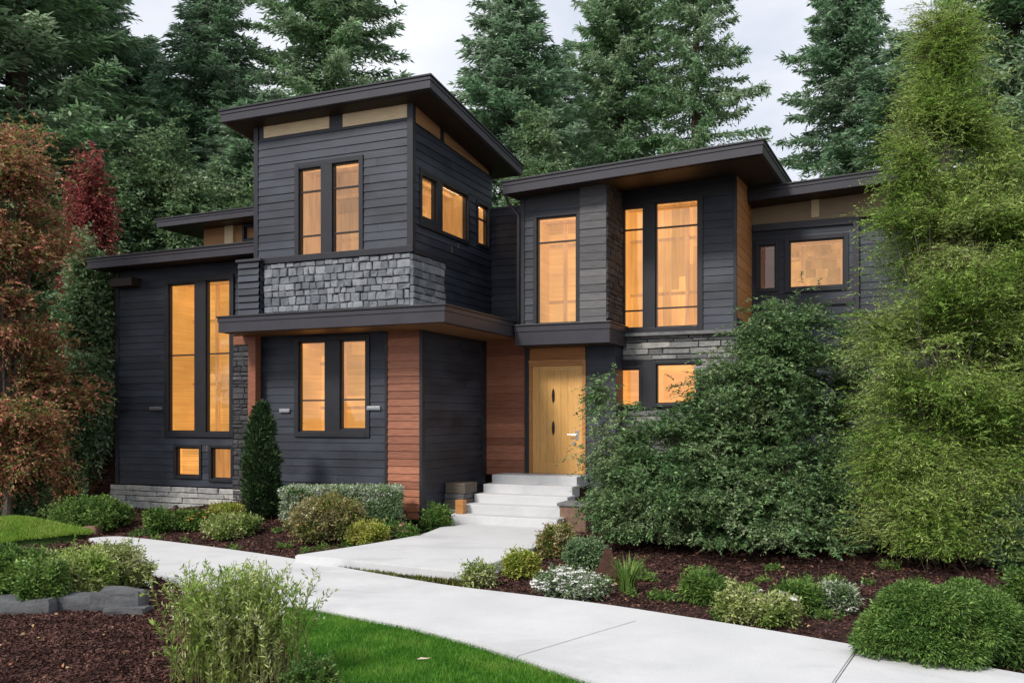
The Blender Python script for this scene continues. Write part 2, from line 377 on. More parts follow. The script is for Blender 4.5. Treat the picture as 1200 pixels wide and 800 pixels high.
def window(pl, sashes, casing=.09, depth=.85, room='room', glow_strip=True, label=None, sill=True, frame_m='trim', blind=None):
    """sashes: (u0, u1, z0, z1, [heights of cross bars]). One window of one or more sashes; returns the opening."""
    u0 = min(s[0] for s in sashes); u1 = max(s[1] for s in sashes); z0 = min(s[2] for s in sashes); z1 = max(s[3] for s in sashes)
    c = casing
    win = MB()
    # flat casing round the whole group, posts between the sashes
    pbox(win, pl, u0-c, u0, -.10, .040, z0-c, z1+c); pbox(win, pl, u1, u1+c, -.10, .040, z0-c, z1+c)
    pbox(win, pl, u0, u1, -.10, .038, z1, z1+c); pbox(win, pl, u0, u1, -.10, .046, z0-c, z0)
    ss = sorted(sashes)
    for s, q in zip(ss, ss[1:]): pbox(win, pl, s[1], q[0], -.10, .036, z0, z1)
    for s in ss:
        if s[3] < z1-.005: pbox(win, pl, s[0], s[1], -.10, .034, s[3], z1)
        if s[2] > z0+.005: pbox(win, pl, s[0], s[1], -.10, .034, z0, s[2])
    w = win.build('window', M[frame_m], HOUSE, bev=.004)
    if label: w['label'] = label
    fr = MB(); gl = MB()
    for s in ss:
        a, b, lo, hi, bars = s; t = .028
        pbox(fr, pl, a, a+t, -.075, -.012, lo, hi); pbox(fr, pl, b-t, b, -.075, -.012, lo, hi)
        pbox(fr, pl, a+t, b-t, -.074, -.013, hi-t, hi); pbox(fr, pl, a+t, b-t, -.074, -.013, lo, lo+t)
        for y in bars: pbox(fr, pl, a+t, b-t, -.072, -.016, y-.014, y+.014)
        gl.quad(pl.p(a+t*.5, -.045, lo+t*.5), pl.p(b-t*.5, -.045, lo+t*.5), pl.p(b-t*.5, -.045, hi-t*.5), pl.p(a+t*.5, -.045, hi-t*.5))
    fr.build('frame', M['drip'], w); gl.build('pane', M['glass'], w)
    rm = MB(); m_ = .16; d = -depth; t0 = -.104
    A, B, C, D = u0-min(m_, c*.98), u1+min(m_, c*.98), z0-min(m_, c*.98), z1+min(m_, c*.98)
    # back wall in upright or level boards, then the sides
    rr = random.Random(int(abs(u0*1000+z0*77)))
    if room == 'roomv':
        x = A
        while x < B-.01:
            x2 = min(B, x+rr.uniform(.12, .2)); cut = C+(D-C)*rr.uniform(.3, .8)
            for y0, y1 in ((C, cut), (cut, D)): rm.quad(pl.p(x, d, y0), pl.p(x2, d, y0), pl.p(x2, d, y1), pl.p(x, d, y1))
            x = x2
    else:
        y = C; til = room == 'tile'
        while y < D-.01:
            y2 = min(D, y+(rr.uniform(.16, .24) if til else rr.uniform(.28, .46))); x = A
            while x < B-.01:
                x2 = min(B, x+(rr.uniform(.18, .34) if til else rr.uniform(.35, .9))); rm.quad(pl.p(x, d, y), pl.p(x2, d, y), pl.p(x2, d, y2), pl.p(x, d, y2)); x = x2
            y = y2
    for x in (A, B): rm.quad(pl.p(x, t0, C), pl.p(x, d, C), pl.p(x, d, D), pl.p(x, t0, D))
    for y in (C, D): rm.quad(pl.p(A, t0, y), pl.p(B, t0, y), pl.p(B, d, y), pl.p(A, d, y))
    rm.build('room_lining', M[room if room != 'tile' else 'roomtile'], w)
    if glow_strip:
        tr_ = MB(); wide = B-A; tall = D-C
        for fz in ((.30, .74) if tall > 1.2 else (.72,)):
            y = C+tall*(fz+rr.uniform(-.06, .06)); pbox(tr_, pl, A+.002, B-.002, d+.004, d+.05, y-.03, y+.03)
        for k in range(2 if wide > .8 else 1):
            x = A+wide*((k+.5)/(2 if wide > .8 else 1)+rr.uniform(-.16, .16)); pbox(tr_, pl, x-.04, x+.04, d+.006, d+.075, C+.002, D-.002)
        y = D-.16
        for k in range(3): pbox(tr_, pl, A+.002, B-.002, d+.12+.16*k, d+.18+.16*k, y+.09, y+.147)
        tr_.build('room_trim', M['roomdim'], w)
    if glow_strip:
        l = MB(); pbox(l, pl, A+.03, B-.03, -.20, -.115, D-.03, D-.012); l.build('hidden_glow_strip', M['glow_strip'], w)  # added glowing strips, out of sight behind head and sill, brighten the lining
        l = MB(); pbox(l, pl, A+.03, B-.03, -.17, -.115, C+.006, C+.02); l.build('hidden_glow_strip', M['glow_strip'], w)
    if blind:
        bl = MB(); a, b, lo, hi = blind; y = lo
        while y < hi:
            bl.quad(pl.p(a, -.12, y), pl.p(b, -.12, y), pl.p(b, -.145, y+.045), pl.p(a, -.145, y+.045)); y += .05
        bl.build('blind', M['room'], w)
    return (u0-c+.002, u1+c-.002, z0-c+.002, z1+c-.002)
def WF(b, px0, px1, y0, y1, bars=()):     # a sash measured on a front wall: left, right, head, sill
    a0 = Ub(px0, 0, b)[0]; a1 = Ub(px1, 0, b)[0]; pm = (px0+px1)/2
    return (a0, a1, Ub(pm, y1, b)[1], Ub(pm, y0, b)[1], [Ub(pm, y, b)[1] for y in bars])
def WS(a, px0, px1, y0, y1, bars=()):
    pm = (px0+px1)/2
    return (Ua(px0, 0, a)[0], Ua(px1, 0, a)[0], Ua(pm, y1, a)[1], Ua(pm, y0, a)[1], [Ua(pm, y, a)[1] for y in bars])
def slab(poly, zf, th, name='roof', lip=.02, lip_h=.035, soff='soffit', step=True):
    """A sheet roof: deep fascia, a darker metal edge above it, boarded soffit below."""
    n = len(poly); cx = sum(p[0] for p in poly)/n; cy = sum(p[1] for p in poly)/n
    def off(d):
        res = []
        for i in range(n):
            p0, p1, p2 = poly[i-1], poly[i], poly[(i+1) % n]
            def nrm(p, q):
                dx, dy = q[0]-p[0], q[1]-p[1]; L = math.hypot(dx, dy); return (dy/L, -dx/L)
            n1, n2 = nrm(p0, p1), nrm(p1, p2); k = 1+n1[0]*n2[0]+n1[1]*n2[1]
            res.append((p1[0]+d*(n1[0]+n2[0])/k, p1[1]+d*(n1[1]+n2[1])/k))
        return res
    R3 = lambda pts, dz: [(x, y, zf(x, y)+dz) for x, y in pts]
    mb = MB(); base = off(0)
    if step:
        mb.hexa(R3(off(-.014), -th), R3(off(-.014), -th*.30)); mb.hexa(R3(base, -th*.30), R3(base, -.002))
    else: mb.hexa(R3(base, -th), R3(base, -.002))
    r = mb.build(name, M['fascia'], HOUSE, bev=.004)
    e = MB(); e.hexa(R3(off(lip), 0), R3(off(lip), lip_h)); e.build('metal_edge', M['drip'], r, bev=.006)
    if soff:
        s = MB(); s.hexa(R3(off(-.10), -th-.014), R3(off(-.10), -th-.002)); s.build('soffit', M[soff], r)
    return r

# ---------------- the house: tower
TW = -3.48                               # left edge of the tower
tw_f, tw_s = Front(0.0), Side(0.0)
tf = Front(0.0)
holes_f = [window(tf, [WF(0, 351, 377, 197, 300, (224, 276)), WF(0, 390, 421.5, 190, 296, (219, 272))], room='roomdim', label='upper tower window of two tall sashes')]
# clerestory panels under the eave
zpan = 7.36; ztop_t = lambda b: 7.73-.095*b
def panel(pl, px0, px1, z0, z1a, z1b, m='tan', ua=None, lab=None):
    mb = MB()
    a0, a1 = ua if ua else (Ub(px0, 0, pl.b)[0], Ub(px1, 0, pl.b)[0])
    mb.hexa([pl.p(a0, 0, z0), pl.p(a1, 0, z0), pl.p(a1, .012, z0), pl.p(a0, .012, z0)], [pl.p(a0, 0, z1a), pl.p(a1, 0, z1b), pl.p(a1, .012, z1b), pl.p(a0, .012, z1a)])
    o = mb.build('eave_panel', M[m], HOUSE)
    if lab: o['label'] = lab
    return o
panel(tf, 309.5, 386, 7.42, 7.76, 7.76); panel(tf, 402, 481, 7.40, 7.76, 7.76)
mb = MB(); siding(mb, tf, TW, 0, 5.10, 7.39, holes_f, seed=4, bh=.150); mb.build('wall', M['siding'], HOUSE)
mb = MB(); sheet(mb, tf, TW, 0, 7.39, 7.78, .002); mb.build('frieze', M['trim'], HOUSE)
mb = MB(); siding(mb, tf, TW+.0, TW+.02, 5, 5.05); 
# side of the tower
ws = [WS(0, 493, 510.5, 209, 257), WS(0, 517, 547, 222, 277), WS(0, 559, 571, 241, 287, (257,))]
h1 = window(Side(0.0), ws[:2], casing=.07, room='roomdim', label='sloping pair of windows on the tower side'); h2 = window(Side(0.0), [ws[2]], casing=.06, room='roomdim')
stp = lambda u: 7.335-.05*u
mb = MB(); siding(mb, Side(0.0), 0, 3.42, 3.86, 7.36, [h1, h2], seed=9, top=stp); mb.build('wall', M['siding'], HOUSE)
mb = MB()
for (u0, u1) in ((.08, 1.05), (1.22, 3.25)):
    pl = Side(0.0); mb.hexa([pl.p(u0, .002, stp(u0)), pl.p(u1, .002, stp(u1)), pl.p(u1, .012, stp(u1)), pl.p(u0, .012, stp(u0))],
                            [pl.p(u0, .002, 7.76-.1*u0), pl.p(u1, .002, 7.76-.1*u1), pl.p(u1, .012, 7.76-.1*u1), pl.p(u0, .012, 7.76-.1*u0)])
mb.build('eave_panel', M['brownpanel'], HOUSE)
mb = MB(); pl = Side(0.0); mb.quad(pl.p(0, -.002, 7.0), pl.p(3.42, -.002, 7.0), pl.p(3.42, -.002, 7.36), pl.p(0, -.002, 7.76)); mb.build('frieze', M['trim'], HOUSE)
# hidden faces
mb = MB(); mb.quad((TW, 0, .2), (TW, 3.4, .2), (TW, 3.4, 7.35), (TW, 0, 7.75)); mb.quad((TW, 3.4, 0), (0, 3.4, 0), (0, 3.4, 7.35), (TW, 3.4, 7.35)); mb.build('wall', M['trim'], HOUSE)
# corner board and belt trim
trims('corner_trim', M['trim'], .004, (tf, -.09, .030, -.02, .032, 4.98, 7.74), (Side(0.0), .025, .085, -.02, .027, 4.98, 7.72), (tf, TW-.03, TW+.07, -.02, .03, 4.98, 7.78))
mb = MB(); pbox(mb, tf, TW-.03, .05, 0, .075, 4.97, 5.09); pbox(mb, Side(0.0), .032, 1.24, 0, .05, 4.96, 5.06); mb.build('belt_trim', M['trim'], HOUSE, bev=.006)
mb = MB(); masonry(mb, tf, TW+.22, -.02, 3.88, 4.965, h=(.11, .17), w=(.12, .23), seed=12, gap=.012, proud=(.035, .062), jit=.016); masonry(mb, Side(0.0), -.04, 1.18, 3.88, 4.955, h=(.08, .16), w=(.2, .5), proud=(.04, .06), seed=5)
o = mb.build('stone_band', M['stone'], HOUSE); 
mb = MB(); sheet(mb, tf, TW, .03, 3.86, 5.0, .006); sheet(mb, Side(0.0), 0, 1.19, 3.86, 4.96, .027); mb.build('mortar_bed', M['mortar'], o)
mb = MB(); pbox(mb, tf, TW+.14, .02, 0, .085, 3.86, 3.90); mb.build('stone_sill', M['stone'], HOUSE)
# shingled return post at the left of the stone band
mb = MB(); pbf = Front(-.14)
siding(mb, pbf, TW-.30, TW+.20, 3.86, 5.02, bh=.13, lap=.03, seed=8, wob=.006); sp = Side(TW+.20); siding(mb, sp, -.14, .0, 3.86, 5.02, bh=.13, lap=.02, seed=8)
mb.quad((TW-.30, -.14, 5.02), (TW+.2, -.14, 5.02), (TW+.2, 0, 5.02), (TW-.3, 0, 5.02)); mb.quad((TW-.3, -.14, 3.86), (TW-.3, .6, 3.86), (TW-.3, .6, 5.02), (TW-.3, -.14, 5.02))
mb.build('shingled_post', M['siding'], HOUSE)
mb = MB(); pbox(mb, tf, TW-.34, TW+.26, .1, .19, 5.02, 5.07); mb.build('post_cap', M['fascia'], HOUSE, bev=.005)
# tower roof
slab([(-4.0, -.42), (.60, -.42), (.60, 3.75), (-4.0, 3.75)], lambda a, b: 7.90-.118*(b+.42), .20)

# ---------------- canopy over the ground floor
cz = 3.86
slab([(-3.62, -.92), (1.14, -.92), (1.14, 2.60), (.02, 2.60), (.02, .06), (-3.62, .06)], lambda a, b: cz, .27, name='canopy', soff='porch_soffit')
# ---------------- lower tower
lf = Front(0.0)
hl = window(Front(0.0), [WF(0, 350.5, 381.5, 400, 506, (469,)), WF(0, 399, 429, 398, 503, (468,))], label='ground floor window of two tall sashes under the canopy')
a_w0 = Ub(455, 0, 0)[0]; a_w1 = Ub(493, 0, 0)[0]
mb = MB(); siding(mb, lf, TW, a_w0-.03, .2, 3.6, [hl], seed=21); mb.build('wall', M['siding'], HOUSE)
mb = MB(); siding(mb, Front(-.012), a_w0, a_w1, .2, 3.585, bh=.135, lap=.016, seed=22, wob=.002); mb.build('cedar_panel', M['cedar'], HOUSE)
trims('corner_trim', M['trim'], .004, (lf, a_w0-.05, a_w0, 0, .05, .1, 3.585), (lf, a_w1, .235, -.06, .055, .1, 3.585))
mb = MB(); siding(mb, Side(.21), .0, 2.62, .2, 3.6, seed=23, lap=.02); mb.build('wall', M['siding'], HOUSE)
mb = MB(); pbox(mb, Side(.21), 2.42, 2.61, 0, .05, .85, 3.59); mb.build('corner_trim', M['trim'], HOUSE)
# timber post carrying the canopy's left end
mb = MB(); pbox(mb, Front(-.10), TW+.02, TW+.20, 0, .16, .2, 3.585); mb.build('cedar_post', M['cedar'], HOUSE, bev=.006)
mb = MB(); pbox(mb, Front(-.10), TW-.35, TW+.02, .02, .14, 3.42, 3.585); mb.build('cedar_beam', M['cedar'], HOUSE, bev=.006)

# ---------------- entrance wall
DB = 2.62; df = Front(DB)
ax = lambda px: Ub(px, 0, DB)[0]
c0, c1 = ax(568.5), ax(616)
mb = MB(); siding(mb, df, .21, c1, .86, 3.6, bh=.15, lap=.016, seed=31, wob=.002); mb.build('cedar_panel', M['cedar'], HOUSE)
mb = MB(); pbox(mb, df, c1, ax(621), 0, .06, .86, 3.55); mb.build('door_post', M['trim'], HOUSE, bev=.004)
d0, d1, dt, dbm = ax(624), ax(683), 3.04, .905
mb = MB(); sheet(mb, df, ax(621), ax(686), dt+.11, 3.6, .02); mb.build('transom_panel', M['transom'], HOUSE)
mb = MB(); pbox(mb, df, ax(620.5), d0, -.02, .045, .90, dt+.07); pbox(mb, df, d1, ax(687), -.02, .045, .90, dt+.07); pbox(mb, df, ax(620.5), ax(687), -.02, .06, dt+.07, dt+.12)
pbox(mb, df, d0, d1, -.02, .04, dt, dt+.07)
DOOR = MB(); w_ = d1-d0
pbox(DOOR, df, d0+.004, d0+.16, -.05, .012, dbm, dt-.004); pbox(DOOR, df, d1-.16, d1-.004, -.05, .012, dbm, dt-.004)
pbox(DOOR, df, d0+.16, d1-.16, -.05, .012, dt-.10, dt-.004); pbox(DOOR, df, d0+.16, d1-.16, -.05, .012, dbm, dbm+.22)
k = 5
for i in range(k):
    x0 = d0+.16+(w_-.32)*i/k; x1 = d0+.16+(w_-.32)*(i+1)/k
    pbox(DOOR, df, x0+.0015, x1-.0015, -.05, 0.0, dbm+.22, dt-.10)
door = DOOR.build('front_door', M['door'], HOUSE, bev=.003)
mb.build('door_frame', M['honey'], door, bev=.004)
for zc in (2.44, 1.80):                  # two slim dark lights in the door leaf
    pts = [(.0, -.14), (.028, -.08), (.032, .04), (.02, .12), (.0, .15), (-.022, .11), (-.03, .0), (-.022, -.09)]
    xc = d0+w_*.42; mb = MB()
    mb.hexa([df.p(xc+x, .001, zc+z) for x, z in pts], [df.p(xc+x, .010, zc+z) for x, z in pts])
    mb.build('door_inlay', M['bronze'], door)
mb = MB(); hx = d1-.12; mb.tube([df.p(hx, .012, 1.68), df.p(hx, .07, 1.68), df.p(hx-.17, .075, 1.685)], [.014, .014, .010], 8); pbox(mb, df, hx-.035, hx+.035, .012, .022, 1.58, 1.76)
mb.tube([df.p(hx-.05, .012, 1.52), df.p(hx-.05, .04, 1.52)], .03, 10)
mb.build('handle', M['steel'], door)
mb = MB(); mb.tube([df.p(hx, .012, 2.10), df.p(hx, .03, 2.10)], .022, 10); mb.build('door_viewer', M['bronze'], door)
mb = MB(); siding(mb, df, ax(687), 3.0, .2, 3.6, seed=33); mb.quad((3.0, DB, .2), (3.0, 3.12, .2), (3.0, 3.12, 3.6), (3.0, DB, 3.6)); mb.build('wall', M['siding'], HOUSE)

# ---------------- bay over the door
BB = 2.09; bf = Front(BB); bx = lambda px: Ub(px, 0, BB)[0]
hb = window(bf, [WF(BB, 629.5, 676, 253.5, 379, (283,))], casing=.07, room='room', label='tall bay window above the front door')
zb_top = 6.48
b_l, b_p0, b_r = bx(612), bx(680.5), bx(711.5)
mb = MB(); siding(mb, bf, b_l, b_p0, 3.75, 6.05, [hb], seed=41); mb.build('wall', M['siding'], HOUSE)
mb = MB(); sheet(mb, bf, b_l, b_p0, 6.03, zb_top, .012, [hb]); mb.build('frieze', M['trim'], HOUSE)
mb = MB(); siding(mb, Front(BB-.05), b_p0, b_r, 3.77, 6.42, bh=.15, lap=.012, seed=43, wob=.004); mb.quad((b_p0, BB-.05, 3.77), (b_p0, BB, 3.77), (b_p0, BB, 6.42), (b_p0, BB-.05, 6.42)); mb.build('shingled_strip', M['greywood'], HOUSE)
mb = MB(); pbox(mb, bf, b_l-.03, b_l+.06, -.02, .03, 3.77, 6.5); mb.build('corner_trim', M['trim'], HOUSE, bev=.004)
mb = MB(); masonry(mb, Side(b_r), BB-.05, 3.10, 3.78, 6.6, h=(.07, .14), w=(.12, .3), proud=(.004, .03), gap=.008, seed=45); sd = mb.build('stone_return', M['darkstone'], HOUSE)
mb = MB(); sheet(mb, Side(b_r), BB-.05, 3.1, 3.78, 6.6, -.004); mb.build('mortar_bed', M['mortar'], sd)
mb = MB(); siding(mb, Front(3.40), -.1, 1.3, 3.6, 6.5, seed=47); mb.build('wall', M['siding'], HOUSE)
mb = MB(); mb.quad((b_l, BB, 3.7), (b_l, 3.4, 3.7), (b_l, 3.4, 6.6), (b_l, BB, 6.6)); mb.build('wall', M['siding'], HOUSE)
# box the bay stands on
slab([(1.16, 1.93), (3.10, 1.93), (3.10, 3.09), (1.16, 3.09)], lambda a, b: 3.78, .37, name='bay_base', lip=.02, lip_h=.03)
# downpipe in the corner of the bay, with its elbow under the eave
mb = MB(); q = b_l-.05
mb.tube([(q-.22, BB-.25, 6.38), (q-.20, BB-.12, 6.2), (q-.01, BB-.05, 5.95), (q-.01, BB-.05, 5.6), (q-.01, BB-.05, 3.82)], .035, 10); mb.build('downpipe', M['fascia'], HOUSE, smooth=True)

# ---------------- right wing, upper floor
WB = 3.10; wf = Front(WB); wx = lambda px: Ub(px, 0, WB)[0]
hw = window(wf, [WF(WB, 730.5, 754.5, 243, 385, (269, 364)), WF(WB, 768, 818.5, 235, 383, (265, 360))], room='roomv', label='wide two sash window of the right wing')
A5 = 5.21
mb = MB(); siding(mb, wf, b_r, A5, 3.66, 6.30, [hw], seed=51); mb.build('wall', M['siding'], HOUSE)
mb = MB(); sheet(mb, wf, b_r, A5, 6.22, 6.66, .022, [hw]); mb.build('frieze', M['trim'], HOUSE)
mb = MB(); pbox(mb, wf, A5-.05, A5+.012, -.02, .035, 3.6, 6.68); mb.build('corner_trim', M['trim'], HOUSE, bev=.004)
mb = MB(); siding(mb, Side(A5+.004), WB+.01, 5.0, 3.9, 6.7, bh=.2, lap=.006, seed=52, wob=.002); mb.build('timber_return', M['honey'], HOUSE)
mb = MB(); siding(mb, Side(A5+.002), WB+.01, 5.0, .1, 3.9, seed=53); mb.build('wall', M['siding'], HOUSE)
mb = MB(); pbox(mb, wf, b_r+.02, A5+.10, -.03, .14, 3.60, 3.665); mb.build('stone_sill', M['ledge'], HOUSE, bev=.006)
# stone ground floor of the wing with two small windows
lw1 = window(Front(WB), [WF(WB, 725, 750, 432, 476)], casing=.06, glow_strip=False); lw2 = window(Front(WB), [WF(WB, 769, 817, 426, 473)], casing=.06, glow_strip=False)
mb = MB(); pbox(mb, wf, lw1[1], lw2[0], .0, .034, min(lw1[2], lw2[2]), max(lw1[3], lw2[3])); mb.build('window_board', M['trim'], HOUSE)
lwu = (lw1[0], lw2[1], min(lw1[2], lw2[2]), max(lw1[3], lw2[3]))
mb = MB(); masonry(mb, wf, 3.0, A5+.05, .0, 3.60, [lwu], h=(.07, .15), w=(.22, .6), proud=(.012, .05), gap=.009, seed=55); sw = mb.build('stone_wall', M['ledge'], HOUSE)
mb = MB(); sheet(mb, wf, 3.0, A5, 0, 3.6, .003, [lw1, lw2]); mb.build('mortar_bed', M['mortar'], sw)
# wing roof, rising gently to the right and to the back
slab([(1.03, 1.62), (5.90, 1.62), (5.90, 7.2), (1.03, 7.2)], lambda a, b: 6.50+.045*(a-1.03)+.075*(b-1.62), .22)

# ---------------- far right block
RB = 5.0; rf = Front(RB); rx = lambda px: Ub(px, 0, RB)[0]
hr1 = window(rf, [WF(RB, 889.5, 909, 287, 339)], casing=.06, room='roomdark', glow_strip=False); hr2 = window(rf, [WF(RB, 925, 989, 280.5, 336)], casing=.09, room='tile', label='square upper window of the far right block')
r_r = rx(1003)
mb = MB(); siding(mb, rf, A5, r_r, 2.0, 6.05, [hr1, hr2], seed=61, lap=.01); mb.build('wall', M['siding'], HOUSE)
mb = MB(); sheet(mb, rf, A5, r_r+.6, 5.98, 6.52, .030); mb.build('eave_panel', M['tan_dull'], HOUSE)
mb = MB(); pbox(mb, rf, rx(951), rx(960), .03, .06, 6.05, 6.5); mb.build('eave_batten', M['tan'], HOUSE)
mb = MB(); pbox(mb, rf, A5+.02, r_r, .0, .055, 5.86, 6.0); pbox(mb, rf, A5+.02, r_r, 0, .05, 4.28, 4.40); pbox(mb, rf, r_r-.05, r_r+.06, -.02, .05, 2.0, 6.0); mb.build('belt_trim', M['fascia'], HOUSE, bev=.004)
mb = MB(); siding(mb, Front(RB+.05), r_r+.06, r_r+1.6, 2.0, 6.0, seed=62); mb.build('wall', M['siding'], HOUSE)
slab([(5.1, 4.35), (8.6, 4.35), (8.6, 9.0), (5.1, 9.0)], lambda a, b: 6.58+.045*(a-5.3), .22)
mb = MB(); mb.quad((r_r+1.6, RB, 0), (r_r+1.6, 9, 0), (r_r+1.6, 9, 6.5), (r_r+1.6, RB, 6.5)); siding(mb, rf, A5, r_r+1.6, .1, 2.0, seed=64); mb.build('wall', M['siding'], HOUSE)

# ---------------- left wing
LB = .5; lwf = Front(LB); lx = lambda px: Ub(px, 0, LB)[0]
L0, L1 = -7.66, TW-.03
hA = window(lwf, [WF(LB, 198, 229, 332.5, 505.5, (416,)), WF(LB, 242, 270, 328, 506.5, (414,))], casing=.10, room='room', label='two storey high pair of windows in the left wing')
hB = window(lwf, [WF(LB, 207, 234.5, 524, 557)], casing=.06, glow_strip=False, room='room', blind=(Ub(207, 0, LB)[0]+.03, Ub(234.5, 0, LB)[0]-.03, Ub(220, 555, LB)[1], Ub(220, 526, LB)[1]), label='small low window with a slatted blind'); hC = window(lwf, [WF(LB, 248.5, 271.5, 524.5, 561)], casing=.06, room='roomdim', glow_strip=False)
mb = MB(); siding(mb, lwf, L0, L1, .585, 5.35, [hA, hB, hC], seed=71, bh=.145); mb.build('wall', M['siding'], HOUSE)
trims('corner_trim', M['trim'], .004, (lwf, L0-.02, L0+.08, -.02, .03, .585, 5.3))
q0, q1 = lx(276), lx(297)
mb = MB(); masonry(mb, Front(LB-.06), q0, q1, .3, 3.9, h=(.06, .13), w=(.10, .3), proud=(.01, .04), gap=.01, seed=73); qs = mb.build('stone_quoin', M['darkstone'], HOUSE)
mb = MB(); pbox(mb, Front(LB), q0+.01, q1, 0, .065, .3, 3.9); mb.build('mortar_bed', M['mortar'], qs)
mb = MB(); pbox(mb, lwf, lx(270.5)+.1, q0-.01, 0, .06, .585, 4.9); mb.build('corner_trim', M['trim'], HOUSE)
mb = MB(); masonry(mb, Front(LB-.05), L0-.12, q0+.3, -.05, .565, h=(.09, .16), w=(.28, .75), proud=(.02, .06), gap=.01, seed=75); bs = mb.build('stone_plinth', M['basestone'], HOUSE)
mb = MB(); pbox(mb, Front(LB), L0-.1, q0+.3, 0, .055, -.1, .56); mb.build('mortar_bed', M['mortar'], bs)
mb = MB(); mb.quad((L0, LB, 0), (L0, 6, 0), (L0, 6, 5.3), (L0, LB, 5.3)); mb.build('wall', M['siding'], HOUSE)
mb = MB(); pbox(mb, lwf, lx(141), lx(166), .0, .28, 4.82, 5.0); mb.build('beam_end', M['soffit'], HOUSE, bev=.01)
slab([(-8.0, 0.0), (TW-.02, 0.0), (TW-.02, 6.2), (-8.0, 6.2)], lambda a, b: 5.40+.005*(a+8)+.02*b, .20)
# rear roof with clerestory
slab([(-8.05, 2.0), (TW-.03, 2.0), (TW-.03, 5.8), (-8.05, 5.8)], lambda a, b: 6.66+.01*(a+8), .17)
cf = Front(2.6); cx_ = lambda px: Ub(px, 0, 2.6)[0]
mb = MB(); siding(mb, cf, cx_(239), TW-.02, 5.3, 6.6, bh=.5, lap=.004, seed=81); mb.build('clerestory_wall', M['brownpanel'], HOUSE)
mb = MB(); pbox(mb, cf, cx_(265), cx_(275), .0, .06, 5.4, 6.5); mb.build('clerestory_post', M['tan'], HOUSE)
window(Front(2.55), [WF(2.55, 287, 300, 265, 280)], casing=.05, glow_strip=False, depth=.4)
# small wall fittings
for (px0, px1, py, pl_b) in ((177, 191, 478.5, LB), (329, 341, 481, 0), (431, 447, 478, 0)):
    p0, z = Ub(px0, py, pl_b); p1, _ = Ub(px1, py, pl_b)
    mb = MB(); pbox(mb, Front(pl_b), p0, p1, .012, .05, z-.035, z+.035); pbox(mb, Front(pl_b), p0+.02, p1-.02, .05, .056, z-.022, z+.022); mb.build('wall_plate', M['steel'], HOUSE, bev=.004)

# ------------------------------------------------------------------ ground, drive, walk, steps
xs = np.concatenate([[-700, -300, -120, -60], np.arange(-40, 40.01, .5), [60, 120, 300, 700]])
ys = np.concatenate([[-300, -80, -20], np.arange(-6, 60.01, .5), [90, 160, 400, 1200]])
gx, gy = np.meshgrid(xs, ys); gz = gh(gx, gy)-.03
V = np.stack([gx.ravel(), gy.ravel(), gz.ravel()], 1); nx = len(xs)
faces = [(j*nx+i, j*nx+i+1, (j+1)*nx+i+1, (j+1)*nx+i) for j in range(len(ys)-1) for i in range(nx-1)]
def groundmat():
    m, t, b = mat('bark_mulch')
    v = node(t, "ShaderNodeTexVoronoi", Scale=26.0); mp_ = coords(t, (1, 1, .3)); t.links.new(mp_.outputs[0], v.inputs[0])
    n = node(t, "ShaderNodeTexNoise", Scale=1.2, Detail=5.0); t.links.new(coords(t).outputs[0], n.inputs[0])
    r = ramp(t, [(0, (.020, .012, .011)), (.5, (.048, .024, .021)), (1, (.085, .045, .038))])
    t.links.new(v.outputs['Color'], r.inputs[0])
    r2 = ramp(t, [(.3, (.6, .6, .6)), (.7, (1.15, 1.1, 1.1))]); t.links.new(n.outputs[0], r2.inputs[0])
    t.links.new(mixc(t, 1.0, r.outputs[0], r2.outputs[0], 'MULTIPLY'), b.inputs['Base Color']); b.inputs['Roughness'].default_value = .9; b.inputs['Specular IOR Level'].default_value = .15
    bump(t, v.outputs['Distance'], .9, .03, b)
    return m
M['mulch'] = groundmat()
me = bpy.data.meshes.new('ground'); me.from_pydata(V.tolist(), [], faces); me.materials.append(M['mulch'])
me.polygons.foreach_set('use_smooth', [True]*len(me.polygons))
o = bpy.data.objects.new('ground', me); COL.objects.link(o); tag(o, kind='structure')

def concrete():
    m, t, b = mat('pale_concrete')
    n = node(t, "ShaderNodeTexNoise", Scale=.9, Detail=9.0, Roughness=.62); t.links.new(coords(t).outputs[0], n.inputs[0])
    r = ramp(t, [(.3, (.54, .545, .555)), (.7, (.63, .63, .635))]); t.links.new(n.outputs[0], r.inputs[0])
    n2 = node(t, "ShaderNodeTexNoise", Scale=60.0, Detail=4.0, Roughness=.7); t.links.new(coords(t).outputs[0], n2.inputs[0])
    r2 = ramp(t, [(.3, (.90, .90, .90)), (.65, (1.03, 1.03, 1.03))]); t.links.new(n2.outputs[0], r2.inputs[0])
    n3 = node(t, "ShaderNodeTexNoise", Scale=.35, Detail=5.0, Roughness=.7, Distortion=1.2); t.links.new(coords(t, (1, 2.2, 1)).outputs[0], n3.inputs[0])
    r3 = ramp(t, [(.34, (.87, .87, .87)), (.50, (1, 1, 1))]); t.links.new(n3.outputs[0], r3.inputs[0])
    c = mixc(t, 1.0, mixc(t, 1.0, r.outputs[0], r2.outputs[0], 'MULTIPLY'), r3.outputs[0], 'MULTIPLY')
    t.links.new(c, b.inputs['Base Color']); b.inputs['Roughness'].default_value = .75; b.inputs['Specular IOR Level'].default_value = .3
    bump(t, n2.outputs[0], .25, .004, b)
    return m
M['concrete'] = concrete()
